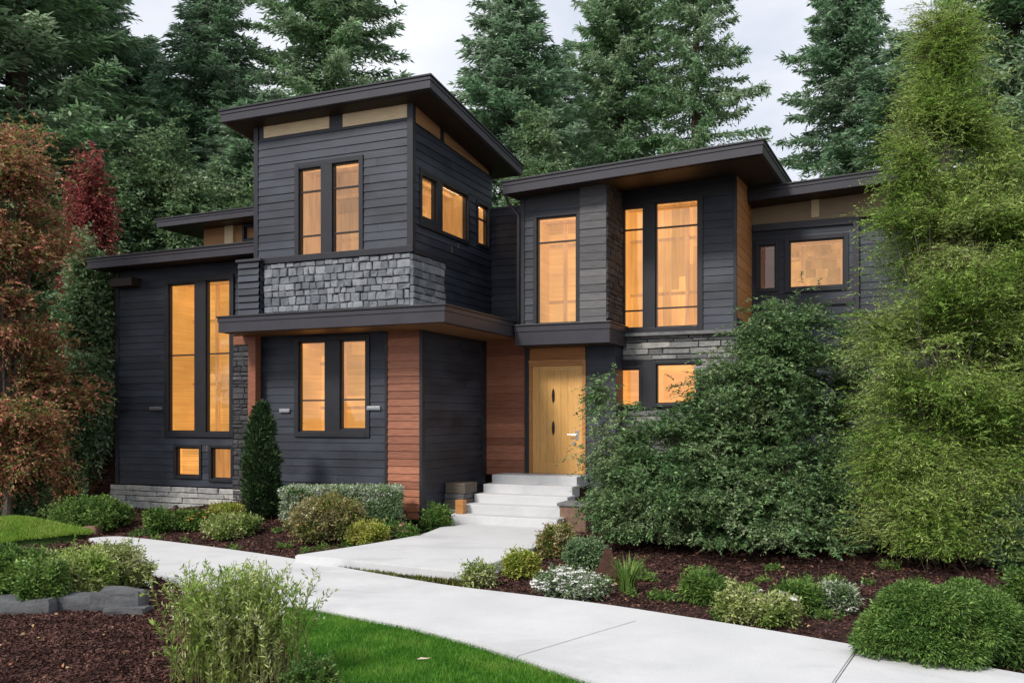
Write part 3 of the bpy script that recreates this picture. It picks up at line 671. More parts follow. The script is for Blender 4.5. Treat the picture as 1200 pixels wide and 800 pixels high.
def spline(pts, n=8):
    out_ = []
    for i in range(len(pts)-1):
        p0, p1, p2, p3 = pts[max(i-1, 0)], pts[i], pts[i+1], pts[min(i+2, len(pts)-1)]
        for k in range(n):
            t = k/n
            out_.append(tuple(.5*((2*p1[j])+(-p0[j]+p2[j])*t+(2*p0[j]-5*p1[j]+4*p2[j]-p3[j])*t*t+(-p0[j]+3*p1[j]-3*p2[j]+p3[j])*t**3) for j in range(2)))
    out_.append(tuple(pts[-1][:2])); return out_
def flat(name, ring, z0, z1, m, bev=.012):
    bm = bmesh.new(); vs = [bm.verts.new((x, y, z1)) for x, y in ring]; f = bm.faces.new(vs)
    if f.normal.z < 0: f.normal_flip()
    bm.normal_update()
    r = bmesh.ops.extrude_face_region(bm, geom=[f]); 
    for v in [g for g in r['geom'] if isinstance(g, bmesh.types.BMVert)]: v.co.z = z0
    bmesh.ops.recalc_face_normals(bm, faces=bm.faces)
    top = [q for q in bm.faces if q.normal.z > .9]
    if bev: bmesh.ops.bevel(bm, geom=[e for q in top for e in q.edges], offset=bev, segments=2, affect='EDGES')
    bmesh.ops.triangulate(bm, faces=[q for q in bm.faces if len(q.verts) > 4])
    me = bpy.data.meshes.new(name); bm.to_mesh(me); bm.free(); me.materials.append(m)
    o = bpy.data.objects.new(name, me); COL.objects.link(o); return o
gp = lambda px, py, z=.03: G(px, py, z)[:2]
up_edge = [gp(*q) for q in ((104, 630), (140, 628), (200, 634), (270, 643), (345, 654), (430, 669), (520, 684), (600, 694), (700, 706), (800, 721), (900, 737), (1007, 755.5))]
lo_edge = [gp(*q) for q in ((972, 806), (860, 850), (735, 812), (650, 783), (570, 757), (490, 735), (430, 723), (360, 710), (290, 697), (230, 686), (185, 672), (160, 656), (130, 640), (104, 630))]
def joint(ring_hi, ring_lo):
    return spline(ring_hi)+spline(ring_lo)[:-1]
tag(flat('driveway', joint(up_edge, lo_edge), -.10, .03, M['concrete']), 'long curving pale concrete drive sweeping across the front garden', 'drive', kind='structure')
sb = [gp(*q) for q in ((1008.6, 755.8), (1100, 771), (1210, 790), (1330, 812))]; sl = [gp(*q) for q in ((1250, 900), (1010, 900), (973.6, 806))]
tag(flat('driveway', spline(sb)+sl, -.10, .03, M['concrete']), 'pale concrete slab beyond the dark joint at lower right', 'drive', kind='structure')
# saw-cut joints: shallow dark grooves laid as thin strips a few mm above the slab
M['groove'] = plain('groove', (.42, .42, .42), .9, .1)
def strip(px0, py0, px1, py1, w, name='control_joint'):
    x0, y0 = gp(px0, py0); x1, y1 = gp(px1, py1); d = Vector((x1-x0, y1-y0)).normalized(); n = Vector((-d.y, d.x))*w/2
    mb = MB(); N = 14; pts = [(x0+(x1-x0)*i/N, y0+(y1-y0)*i/N) for i in range(N+1)]
    mb.v = [(x+n.x*s, y+n.y*s, .034) for x, y in pts for s in (1, -1)]
    mb.f = [(2*i, 2*i+1, 2*i+3, 2*i+2) for i in range(N)]
    tag(mb.build(name, M['groove']), kind='structure')
strip(745, 727, 604, 769, .008)
# walk from the steps to the drive
wk = [gp(*q, .11) for q in ((346, 651), (400, 643), (455, 634), (495, 626), (523, 615))]
wk2 = [gp(*q, .11) for q in ((660, 614), (655, 630), (610, 648), (575, 662), (548, 671))]
wk3 = [gp(*q, .11) for q in ((548, 671), (500, 666.5), (440, 660), (390, 655), (346, 651))]
tag(flat('walkway', spline(wk, 6)+spline(wk2, 6)+spline(wk3, 4)[1:-1], -.08, .125, M['concrete']), 'pale concrete walk leading up to the front steps', 'walk', kind='structure')
# steps
mbs = MB(); rise = (.90-.11)/4.6
STEPS = empty('front_steps', (HX, HYY, 0), HOUSE.rotation_euler.z); tag(STEPS, 'five pale concrete steps rising to the front door', 'steps')
zt = [.11+(.90-.11)*(i+1)/5 for i in range(5)]
for i in range(5):
    b0 = .35+.40*i; mb = MB(); b1 = b0+.42 if i < 4 else DB-.005
    mb.box(.28 if i < 2 else .68, 2.44+.05*(4-i), b0, b1, -.05 if i == 0 else zt[i-1]-.06, zt[i])
    mb.build('tread' if i < 4 else 'landing', M['concrete'], STEPS, bev=.012)
mb = MB(); mb.box(.30, 2.40, .8, DB-.01, -.05, .22); mb.build('footing', M['concrete'], STEPS)

# low stacked timbers beside the steps
TB = empty('timber_stack', (*P(.24, .70), 0), HOUSE.rotation_euler.z); tag(TB, 'short stack of weathered grey timbers between dark wall and front steps', 'timber stack')
for i, (x0, x1, y0, y1, z0, z1, m) in enumerate(((0, .40, .02, .60, .10, .30, 'ledge'), (.01, .43, .05, .62, .305, .50, 'oldwood'), (.0, .40, .08, .62, .505, .60, 'greywood'), (.01, .42, .10, .62, .605, .80, 'oldwood'))):
    mb = MB(); mb.box(x0, x1, y0, y1, z0, z1); mb.build('timber' if m != 'ledge' else 'stone_footing', M[m], TB, bev=.01)
mb = MB(); mb.box(0, .16, 0, .14, 0, .25); o = mb.build('wood_block', M['honey'], None, bev=.006)
o.location = (*P(.60, .52), zt[0]+.002); o.rotation_euler.z = HOUSE.rotation_euler.z; tag(o, 'bright orange wood block standing against the weathered timber stack', 'wood block')
# low stone cheek wall right of the steps
CH = empty('low_pillar', (*P(2.52, .75), 0), HOUSE.rotation_euler.z); tag(CH, 'low reddish stone pillar at the right foot of the front steps', 'pillar')
mb = MB(); mb.box(0, .5, 0, .5, 0, .46); mb.build('shaft', M['rootstone'], CH, bev=.02)
mb = MB(); mb.box(-.03, .53, -.03, .53, .46, .52); mb.build('cap', M['ledge'], CH, bev=.015)
# brick garden wall at the far left corner
BW = empty('brick_wall', (*P(L0-.05, .9), 0), HOUSE.rotation_euler.z); tag(BW, 'low weathered brick wall against the left corner of the house', 'brick wall')
mb = MB(); masonry(mb, Front(0), -3.4, .0, 0, 1.45, h=(.075, .085), w=(.2, .24), proud=(.01, .025), gap=.014, jit=.003, seed=91); mb.build('brickwork', M['brick'], BW)
mb = MB(); mb.box(-3.4, 0, .005, .3, 0, 1.45); mb.build('core', M['mortar'], BW)
mb = MB(); mb.box(-3.45, .03, -.06, .34, 1.45, 1.52); mb.build('coping', M['brick'], BW, bev=.01)
# slate edging of the left bed
def rock(name, px0, px1, py0, py1, label, Y, group='slate edging stones', seed=0, m='slate', depth=.32, parts=None):
    r = random.Random(seed); x0 = (px0-600)/F*Y; x1 = (px1-600)/F*Y; zt_ = CZ-(py0-HY)*Y/F; zb = CZ-(py1-HY)*Y/F
    bm = bmesh.new(); bmesh.ops.create_cube(bm, size=1.0); bmesh.ops.subdivide_edges(bm, edges=bm.edges, cuts=5, use_grid_fill=True)
    W_, H_ = x1-x0, zt_-zb
    from mathutils import noise as N_
    for v in bm.verts:
        p = v.co.copy(); q = Vector((p.x*W_*3, p.y*3, p.z*H_*3))+Vector((seed*7.1, 0, 0))
        k = 1-.10*(abs(p.x*2)**6+abs(p.y*2)**6+abs(p.z*2)**6)/3
        lay = .06*N_.noise(Vector((p.x*2+seed, p.y*2, p.z*H_*26)))
        v.co = Vector((p.x*W_*k, p.y*depth*(k+lay), p.z*H_*k))+Vector((N_.noise(q), N_.noise(q+Vector((9, 0, 0))), N_.noise(q+Vector((0, 9, 0)))))*.035
    me = bpy.data.meshes.new(name); bm.to_mesh(me); bm.free(); me.materials.append(M[m])
    o = bpy.data.objects.new(name, me); COL.objects.link(o); o.location = ((x0+x1)/2, Y+depth/2, (zt_+zb)/2)
    return tag(o, label, 'stone', group)
rock('edging_stone', -60, 60, 703, 735, 'long low slate edging stone at the left edge below the pale shrubs', 9.2, seed=1)
rock('edging_stone', 52, 106, 699, 724, 'flat mid grey slate stone between the long one and the thick end slab', 9.35, seed=2)
rock('edging_stone', 103, 164, 694, 718, 'thick slate slab on top at the right end of the edging', 9.3, seed=3)
rock('edging_stone', 118, 167, 713, 738, 'lower slate block under the thick end slab of the edging', 9.15, seed=4)
rock('boulder', 96, 113, 617, 629, 'small round tan boulder at the far left end of the drive', 15.4, group=None, seed=8, m='rootstone', depth=.25)
# rusty steel marker among the flowers
mb = MB(); x, y, z = G(712, 676); mb.hexa([(x-.17, y, z), (x+.17, y, z), (x+.13, y+.03, z), (x-.15, y+.03, z)], [(x-.02, y+.14, z+.34), (x+.06, y+.14, z+.34), (x+.06, y+.16, z+.34), (x-.02, y+.16, z+.34)])
tag(mb.build('garden_marker', M['rust'], None, bev=.006), 'dark rusty wedge shaped marker leaning behind the white flower mat', 'garden marker')
# slim dark path light beside the flowers
def pathlight(px, py, h, label):
    x, y, z = G(px, py); r_ = empty('path_light', (x, y, z)); tag(r_, label, 'path light')
    mb = MB(); mb.tube([(0, 0, -.02), (0, 0, h)], .012, 8); mb.build('post', M['bronze'], r_)
    mb = MB(); mb.tube([(0, 0, h), (0, 0, h+.03), (0, 0, h+.06)], [.055, .045, .012], 12); mb.build('cap', M['bronze'], r_)
pathlight(206, 624, .42, 'thin dark path light between two shrubs below the left wing')

# ------------------------------------------------------------------ foliage
def unit(v): return v/np.maximum(np.linalg.norm(v, axis=-1, keepdims=True), 1e-9)
def leaves(pos, d, nrm, L, Wd, bend=.10):
    """Pointed leaf of four corners at pos, along d, facing nrm."""
    d = unit(d); s = unit(np.cross(d, nrm)); n = np.cross(s, d)
    L = np.broadcast_to(np.asarray(L, float), (len(pos),))[:, None]; Wd = np.broadcast_to(np.asarray(Wd, float), (len(pos),))[:, None]
    mid = pos+d*L*.45+n*L*bend
    V = np.stack([pos, mid+s*Wd/2, pos+d*L, mid-s*Wd/2], 1)
    return V.reshape(-1, 3)
def sph(rng, n):
    return unit(rng.normal(size=(n, 3)))
def lobes(rng, ell, m, size, flat=1.0, low=-.45, jit=.22):
    """Small lobes scattered over a large crown's skin and through its body."""
    cx, cy, cz_, rx_, ry_, rz_ = ell; u = sph(rng, m*3); u = u[u[:, 2] > low][:m]
    f = (1-.55*rng.random(len(u))**1.6)*(1+jit*(rng.random(len(u))-.5)); s = size*(.65+.7*rng.random(len(u)))
    c = np.array([cx, cy, cz_])+u*f[:, None]*np.array([rx_, ry_, rz_])
    return np.concatenate([c, s[:, None], s[:, None], (s*flat)[:, None]], 1)
def cloud(rng, lob, n, k, r, L, Wd, up=.5, droop=.25, spread=1.0, zmin=-9, hang=0.0, core=.5, stretch=(1, 1, 1)):
    """n tufts of k leaves each on the lobes; returns leaf quads."""
    w = lob[:, 3]*lob[:, 5]; idx = rng.choice(len(lob), n, p=w/w.sum()); E = lob[idx]; u = sph(rng, n)
    flip = (u[:, 2] < 0) & (rng.random(n) < .65); u[flip, 2] *= -1
    f = 1-core*rng.random(n)**2
    c = E[:, :3]+u*E[:, 3:6]*f[:, None]
    o = unit(u/E[:, 3:6]); nr = unit(o*(1-up)+np.array([0, 0, 1.])*up+.25*rng.normal(size=(n, 3)))
    c = np.repeat(c, k, 0); o = np.repeat(o, k, 0); nr = np.repeat(nr, k, 0); m = n*k
    t = rng.normal(size=(m, 3)); t = unit(t-nr*(t*nr).sum(1, keepdims=True))
    rad = r*np.sqrt(rng.random(m))[:, None]
    p = c+t*rad
    d = unit(t*.9*spread+o*.7+np.array([0, 0, -1.])*droop+.3*rng.normal(size=(m, 3)))*np.array(stretch)
    nn = unit(nr+.45*rng.normal(size=(m, 3)))
    if hang: d = unit(d+np.array([0, 0, -hang]))
    keep = p[:, 2] > zmin
    sc = (.6+.8*rng.random(m))
    return leaves(p[keep], d[keep], nn[keep], (L*sc)[keep], (Wd*sc)[keep])
def vnoise(p, f, seed=0.0):
    from mathutils import noise as N_
    return np.array([N_.noise(Vector((a*f+seed, b*f, c*f))) for a, b, c in p])
def sprays(rng, ells, n, k, tl, L, Wd, out=.7, up=.2, rnd=.5, flat=1.0, sag=.2, thr=-.25, freq=1.4, ragged=.30, bias=.33, zmin=.02, side=.8, nup=.8, weights=None):
    """Foliage on twigs: n twigs through the body of the crown, denser outward, with noise-cut gaps and a ragged
    outline; k leaves strung along each twig. Returns leaf corners, twig corners and the twig feet."""
    E = np.array(ells, float); w = (E[:, 3]*E[:, 4]*E[:, 5])**.72 if weights is None else np.array(weights, float)
    idx = rng.choice(len(E), n*2, p=w/w.sum()); e = E[idx]; u = sph(rng, n*2); sd = rng.random()*50
    f = rng.random(n*2)**bias*(1+ragged*vnoise(u, 2.6, sd)+ragged*.6*vnoise(u, 7.0, sd+9)+.07*rng.normal(size=n*2))
    p = e[:, :3]+u*e[:, 3:6]*f[:, None]
    q = p*np.array([1, 1, 1/max(flat, .35)]) if flat < 1 else p
    keep = (vnoise(q, freq, sd+20) > thr+.22*rng.normal(size=n*2)) & (p[:, 2] > zmin); p, u, e = p[keep][:n], u[keep][:n], e[keep][:n]; m = len(p)
    o = unit(u/e[:, 3:6]*e[:, 3:6].mean(1, keepdims=True))
    d = unit(o*out+np.array([0, 0, 1.])*up+rng.normal(size=(m, 3))*rnd); d[:, 2] *= flat; d = unit(d)
    ln = tl*(.45+1.0*rng.random(m))
    t = np.tile((np.arange(k)+.5)/k, m)[:, None]+.25/k*rng.normal(size=(m*k, 1)); P_, D_, LN = np.repeat(p, k, 0), np.repeat(d, k, 0), np.repeat(ln, k)[:, None]
    sv = unit(np.cross(D_, np.array([0, 0, 1.])+.3*rng.normal(size=(m*k, 3)))); sg = np.where(np.arange(m*k) % 2 == 0, 1., -1.)[:, None]
    pos = P_+D_*LN*(t-.35)+np.array([0, 0, -1.])*(sag*LN*t*t)
    ld = unit(D_*(.55+.3*t)+sv*sg*side*(1.1-.6*t)+np.array([0, 0, -sag*.8])+rng.normal(size=(m*k, 3))*.28)
    nn = unit(np.array([0, 0, nup])+rng.normal(size=(m*k, 3))*.6)
    sc = (.55+.9*rng.random(m*k))*(1.05-.35*t[:, 0])
    ok = pos[:, 2] > zmin
    lv = leaves(pos[ok], ld[ok], nn[ok], (L*sc)[ok], (Wd*sc)[ok])
    a = p-d*(ln*.45)[:, None]
    tw = leaves(a, d+np.array([0, 0, -sag*.5]), sph(rng, m), ln*1.05, .004+.006*ln, .0)
    return lv, tw, a
def framework(mb, rng, base, feet, n, r0, r1=.005, mid=.45):
    """Limbs that fork from the base towards twig feet."""
    idx = rng.choice(len(feet), min(n, len(feet)), replace=False)
    for i in idx:
        e = feet[i]; b = np.array(base, float)+rng.normal(size=3)*np.array([r0, r0, 0]); m = b*(1-mid)+e*mid; m[2] += .12*abs(e[2]-b[2]); m[:2] = b[:2]*.62+e[:2]*.38
        mm = m*.45+e*.55+rng.normal(size=3)*.05; mb.tube([tuple(b), tuple(m), tuple(mm), tuple(e)], [r0*(.6+.5*rng.random()), r0*.6, r0*.35, r1], 5, cap=False)
def limbs(mb, rng, base, lob, n, r0, r1=.008, seed=0):
    idx = rng.choice(len(lob), min(n, len(lob)), replace=False)
    for i in idx:
        e = lob[i, :3]; b = np.array(base)+np.array([rng.normal()*r0*1.5, rng.normal()*r0*1.5, 0]); m = b*.45+e*.55; m[2] = b[2]*.6+e[2]*.4; m[:2] = b[:2]*.65+e[:2]*.35
        mb.tube([tuple(b), tuple(m), tuple(e)], [r0, r0*.6, r1], 6)

CON = [(.28, (.125, .205, .125)), (.45, (.20, .30, .18)), (.58, (.27, .38, .225)), (.72, (.38, .48, .31))]
M['conifer'] = leafmat('conifer_needles', CON, .55, .40, .35)
M['conifer_blue'] = leafmat('blue_green_needles', [(.28, (.125, .20, .145)), (.45, (.20, .295, .205)), (.6, (.275, .375, .26)), (.75, (.39, .47, .35))], .55, .40, .4)
M['cedar_leaf'] = leafmat('broad_evergreen', [(.28, (.10, .15, .10)), (.45, (.165, .235, .14)), (.6, (.24, .31, .19)), (.75, (.36, .41, .28))], .55, .38, .6)
M['maple'] = leafmat('autumn_maple', [(.24, (.10, .15, .06)), (.36, (.24, .26, .09)), (.42, (.48, .24, .14)), (.49, (.48, .15, .125)), (.55, (.58, .23, .17)), (.61, (.40, .26, .11)), (.68, (.20, .25, .08)), (.76, (.12, .19, .07))], .5, .35, .95)
M['redleaf'] = leafmat('crimson_leaf', [(.3, (.24, .055, .055)), (.6, (.42, .115, .105)), (.75, (.26, .17, .08))], .5, .3, 1.5)
M['bright'] = leafmat('bright_feathery_leaf', [(.26, (.115, .20, .04)), (.42, (.23, .335, .07)), (.58, (.36, .47, .12)), (.75, (.52, .60, .24))], .55, .42, .9)
M['viburnum'] = leafmat('dark_shrub_leaf', [(.28, (.060, .115, .055)), (.46, (.110, .18, .085)), (.6, (.17, .24, .115)), (.76, (.29, .34, .20))], .6, .32, 1.1, .4, .5)
M['mound'] = leafmat('mound_conifer_leaf', [(.3, (.058, .112, .028)), (.5, (.105, .175, .046)), (.72, (.185, .25, .080))], .55, .3, 2.6)
M['green'] = leafmat('garden_green', [(.3, (.055, .115, .028)), (.5, (.11, .18, .045)), (.7, (.20, .26, .08))], .5, .28, 2.5)
M['pale'] = leafmat('pale_variegated', [(.28, (.13, .19, .045)), (.45, (.26, .34, .09)), (.6, (.42, .47, .17)), (.75, (.60, .60, .33))], .5, .33, 3.0)
M['lime'] = leafmat('lime_leaf', [(.3, (.22, .27, .04)), (.5, (.40, .42, .08)), (.7, (.56, .54, .16))], .45, .3, 3.0)
M['mixed'] = leafmat('mixed_border_leaf', [(.28, (.09, .14, .04)), (.42, (.22, .23, .07)), (.52, (.40, .24, .10)), (.62, (.32, .34, .16)), (.75, (.55, .52, .32))], .55, .28, 3.2)
M['whiteleaf'] = leafmat('white_edged_leaf', [(.28, (.07, .12, .05)), (.45, (.17, .23, .12)), (.6, (.45, .49, .38)), (.72, (.64, .66, .56))], .5, .25, 4.0)
M['cypress'] = leafmat('dark_cypress', [(.3, (.018, .034, .018)), (.5, (.034, .060, .028)), (.7, (.065, .098, .045))], .5, .12, 2.5)
M['willow'] = leafmat('willowy_leaf', [(.28, (.22, .31, .065)), (.5, (.38, .46, .14)), (.72, (.56, .58, .28))], .5, .38, 2.0)
M['moss'] = leafmat('moss_leaf', [(.3, (.05, .06, .015)), (.5, (.12, .10, .035)), (.7, (.16, .19, .04))], .6, .2, 3.0)
M['flower'] = leafmat('white_petal', [(.3, (.70, .70, .66)), (.7, (.82, .82, .80))], .12, .2, 5)
M['pink'] = leafmat('pink_petal', [(.3, (.50, .16, .17)), (.7, (.66, .34, .36))], .3, .2, 5)
M['yellow'] = leafmat('yellow_petal', [(.3, (.55, .30, .04)), (.7, (.65, .42, .08))], .3, .2, 5)
M['lawn'] = leafmat('lawn_blade', [(.3, (.040, .135, .010)), (.48, (.070, .195, .016)), (.62, (.115, .25, .030)), (.74, (.20, .28, .06))], .6, .33, 2.2)
M['moundgrass'] = leafmat('mound_grass', [(.3, (.14, .23, .03)), (.5, (.22, .32, .05)), (.7, (.32, .40, .09))], .4, .3, 1.6)
M['stem'] = plain('green_stem', (.16, .15, .06), .7, .2)
M['twig'] = plain('brown_twig', (.07, .05, .035), .9, .1)

# -- tall conifers behind the house
def conifer_mesh(seed, H, R, mtl, p=.72, ww=.36, nb=6, low=.03, fl=(.21, .060), sag=.22):
    rng = np.random.default_rng(seed); out_ = []; br = MB()
    br.tube([(0, 0, -.3), (0, 0, H*.35), (0.05, .05, H*.7), (0, 0, H*.99)], [H*.016, H*.011, H*.006, .012], 9)
    h = H*low
    while h < H*.985:
        f = h/H; n = nb+rng.integers(-1, 2)
        az0 = rng.random()*6.28
        for i in range(n):
            if rng.random() < .10: continue
            az = az0+6.283*i/n+rng.normal()*.25; Lb = (R*(1-f)**p*(.70+.5*rng.random())+.22)
            if rng.random() < .12: Lb *= 1.22
            el = -.18+.62*f+rng.normal()*.09
            hd = np.array([math.cos(az), math.sin(az), 0.]); sd_ = np.array([-math.sin(az), math.cos(az), 0.])
            def pt(s):
                s = np.asarray(s)[..., None]
                return np.array([0, 0, h])+hd*s*Lb*math.cos(el)+np.array([0, 0, 1.])*(s*Lb*math.sin(el)-sag*Lb*s**2+sag*.55*Lb*s**4)
            q = pt(np.array([0, .35, .7, 1.0])); br.tube([tuple(x) for x in q], [.012+.012*Lb, .010+.007*Lb, .012, .004], 5, cap=False)
            nt_ = max(4, int(Lb/.15)); s = np.repeat(np.linspace(.10, 1.0, nt_), 3)+rng.normal(size=nt_*3)*.02
            side = np.tile([1., -1., 0.], nt_)
            tl = (.18+.44*Lb*(1-s)*.8*np.minimum(1, s*3+.3))*(.6+.7*rng.random(len(s))); tl = np.where(side == 0, .18+.05*Lb, np.minimum(tl, 1.15))
            bp = pt(np.clip(s, .05, 1.02))
            td = unit(hd*(.75+.25*rng.random((len(s), 1)))+sd_*side[:, None]*.85+np.array([0, 0, -.22])+rng.normal(size=(len(s), 3))*.16)
            kk = 9
            for j in range(kk):
                w_ = (j+.6*rng.random(len(s)))/kk
                pp = bp+td*(tl*w_)[:, None]+np.array([0, 0, -.10])*(tl*w_**2)[:, None]+rng.normal(size=(len(s), 3))*.035
                dd = unit(td+rng.normal(size=(len(s), 3))*.45+np.array([0, 0, -.12]))
                nn = unit(np.array([0, 0, .7])+rng.normal(size=(len(s), 3))*.9)
                sc = (.65+.7*rng.random(len(s)))
                out_.append(leaves(pp, dd, nn, fl[0]*sc, fl[1]*sc, .05))
        h += ww*(.7+.6*rng.random())*(1.0 if f < .7 else .75)
    return np.concatenate(out_), br
def make_conifer(seed, H, R, mtl, **kw):
    r_ = empty('conifer_tree'); V_, br = conifer_mesh(seed, H, R, mtl, **kw)
    np_mesh('crown', V_, 4, M[mtl], r_); br.build('trunk', M['bark'], r_)
    return r_
def children(o): return [c for c in bpy.data.objects if c.parent == o]
def copy_tree(o):
    c = o.copy(); COL.objects.link(c)
    for ch in children(o):
        d = ch.copy(); COL.objects.link(d); d.parent = c
    return c
protos = [make_conifer(101, 24, 4.4, 'conifer'), make_conifer(102, 22, 3.6, 'conifer_blue', p=.72), make_conifer(103, 26, 4.8, 'conifer', p=.85, ww=.5), make_conifer(104, 18, 3.4, 'conifer_blue', p=.65)]
PH = [24, 22, 26, 18]; used = [False]*4
def conifer(k, px, ytop, Y, rz, wide, label):
    top = CZ+(HY-ytop)*Y/F; s = top/PH[k]
    o = protos[k] if not used[k] else copy_tree(protos[k]); used[k] = True
    o.location = ((px-600)/F*Y, Y, 0); o.rotation_euler.z = rz; o.scale = (wide, wide, s); tag(o, label, 'conifer', 'conifers behind the house')
conifer(2, 18, -330, 27, .4, 1.40, 'huge dark conifer at the far left rising out of the picture')
conifer(3, 98, -60, 31, 2.0, 1.22, 'tall conifer just right of the huge far left one')
conifer(3, 163, 42, 33, 1.1, 1.10, 'short pointed conifer with sky on both sides at left')
conifer(1, 250, -30, 31, 1.5, 1.16, 'slender conifer standing just left of the tower roof')
conifer(0, 385, -190, 33, .3, 1.16, 'broad tall conifer behind the left half of the tower roof')
conifer(1, 598, -32, 31, 3.0, 1.22, 'lone pointed conifer between the tower roof and right wing, clear sky around it')
conifer(0, 728, -110, 34, 2.2, 0.95, 'tall conifer behind the left part of the right wing roof')
conifer(2, 815, -170, 32, 4.0, 0.74, 'tallest conifer behind the middle of the right wing roof')
conifer(1, 992, -85, 31, 5.1, 0.98, 'conifer with open sky to its left above the far right roof')
conifer(3, 1068, 35, 28, .7, 1.04, 'short conifer half hidden by the bright feathery tree')
conifer(0, 1190, -300, 22, 1.9, 0.92, 'dark conifer at the right edge behind the feathery tree')
conifer(2, 1290, -260, 30, 2.9, 1.10, 'big conifer beyond the right edge of the garden')
conifer(1, 300, 120, 29, 4.4, 1.16, 'low conifer close behind the left roofs beside the tower')
conifer(1, 318, 105, 37, 2.6, 1.2, 'dim conifer in the second row just left of the tower roof corner')
conifer(3, 700, 105, 40, 1.6, 1.3, 'dim second row conifer between the two tall trees over the right wing')
conifer(1, 200, 95, 38, 0.9, 1.2, 'dim second row conifer filling the gap at upper left')
conifer(3, 655, 60, 39, 5.5, 1.10, 'distant small conifer seen in the gap over the tower roof end')
conifer(0, -120, -250, 24, 5.0, 1.22, 'conifer beyond the left edge of the garden')

# -- broad evergreens in the middle distance at left and a few behind the roofs
def bushy(name, px, ytop, ybot, Y, half, mtl, label, cat, seed, n=8500, k=8, L=.14, Wd=.062, size=.62, m=90, flat=.7, group=None, trunk=.12, droop=.3, r=.26, up=.5, zmin=.02, low=-.8, core=.5):
    rng = np.random.default_rng(seed); x = (px-600)/F*Y; top = CZ+(HY-ytop)*Y/F; bot = max(.1, CZ+(HY-ybot)*Y/F) if ybot is not None else .2; rx_ = half*Y/F
    gz_ = float(gh(x, Y)); r_ = empty(name, (x, Y, gz_)); top -= gz_; bot = max(bot-gz_, .05)
    ell = (0, 0, (top+bot)/2, rx_*.92, rx_*.8, (top-bot)/2*.95)
    V_, T_, feet = sprays(rng, [ell], n, 12, r*2.6, L, Wd, out=.8, up=.05, rnd=.55, flat=flat, sag=droop, thr=-.15, freq=1.1, ragged=.4, zmin=zmin)
    np_mesh('crown', V_, 4, M[mtl], r_)
    tb = MB(); tb.tube([(0, 0, -.2), (0, 0, bot+.2*(top-bot)), (.05, .02, bot+.75*(top-bot))], [trunk, trunk*.75, trunk*.25], 9)
    framework(tb, rng, (0, 0, bot+.12*(top-bot)), feet, 50, trunk*.35); tb.build('trunk', M['bark'], r_)
    np_mesh('twigs', T_, 4, M['twig'], r_)
    return tag(r_, label, cat, group)
bushy('evergreen_tree', 205, 165, 560, 26, 75, 'cedar_leaf', 'rounded mid green evergreen behind the left wing roof', 'tree', 201, n=15000)
bushy('evergreen_tree', 118, 205, 580, 24.5, 62, 'cedar_leaf', 'dense dark evergreen beside the left corner of the house', 'tree', 202, n=13000)
bushy('evergreen_tree', 70, 130, 600, 27.5, 75, 'cedar_leaf', 'dark evergreen behind the red leaved maple', 'tree', 205, n=13000)
bushy('evergreen_tree', 285, 205, 520, 27, 50, 'cedar_leaf', 'low evergreen crown showing over the clerestory roof', 'tree', 203, n=4500)
bushy('autumn_tree', 632, 140, 460, 26, 36, 'cedar_leaf', 'small leafy tree peeping over the roof between tower and wing', 'tree', 204, n=5500, m=50)
bushy('red_tree', 106, 176, 420, 21.8, 27, 'redleaf', 'slim upright crimson tree behind the maple', 'tree', 211, n=4200, L=.09, Wd=.045, size=.32, m=60, flat=1.0, trunk=.05, r=.15, group=None)

bushy('evergreen_tree', 102, 285, 560, 19.7, 33, 'cedar_leaf', 'dark green leafy tree below the crimson one at the house corner', 'tree', 212, n=5200, L=.11, Wd=.05, r=.14, trunk=.06)
# -- red maple at left, in drooping layers
def maple():
    rng = np.random.default_rng(221); Y = 17.2; x = (8-600)/F*Y; gz_ = float(gh(x, Y)); r_ = empty('maple_tree', (x, Y, gz_))
    E_ = []
    for i in range(26):
        t = i/25; z = .8+6.1*t+rng.normal()*.2; R_ = (.70+.45*math.sin(min(1, t*1.1)*math.pi*.95))*(1.0 if t < .55 else 1.0-.55*(t-.55)/.45); az = rng.random()*6.283; rr = R_*(.4+.7*rng.random()); E_.append((rr*math.cos(az), rr*.8*math.sin(az), z, .75+.35*rng.random(), .7, .42+.25*rng.random()))
    V_, T_, feet = sprays(rng, E_, 9500, 14, .40, .080, .037, out=.8, up=.15, rnd=.42, flat=.6, sag=.35, thr=-.04, freq=1.3, ragged=.45, bias=.45)
    np_mesh('crown', V_, 4, M['maple'], r_); np_mesh('twigs', T_, 4, M['twig'], r_)
    tb = MB(); tb.tube([(0, 0, -.1), (.08, 0, 1.4), (-.05, .1, 3.2), (.05, 0, 6.0)], [.09, .07, .05, .015], 9)
    framework(tb, rng, (0, 0, .9), feet, 60, .03, .005); framework(tb, rng, (-.03, .08, 2.9), feet[feet[:, 2] > 3.2], 50, .022, .004); tb.build('trunk', M['greybark'], r_)
    tag(r_, 'red and orange autumn maple with layered branches at the left edge', 'tree')
maple()

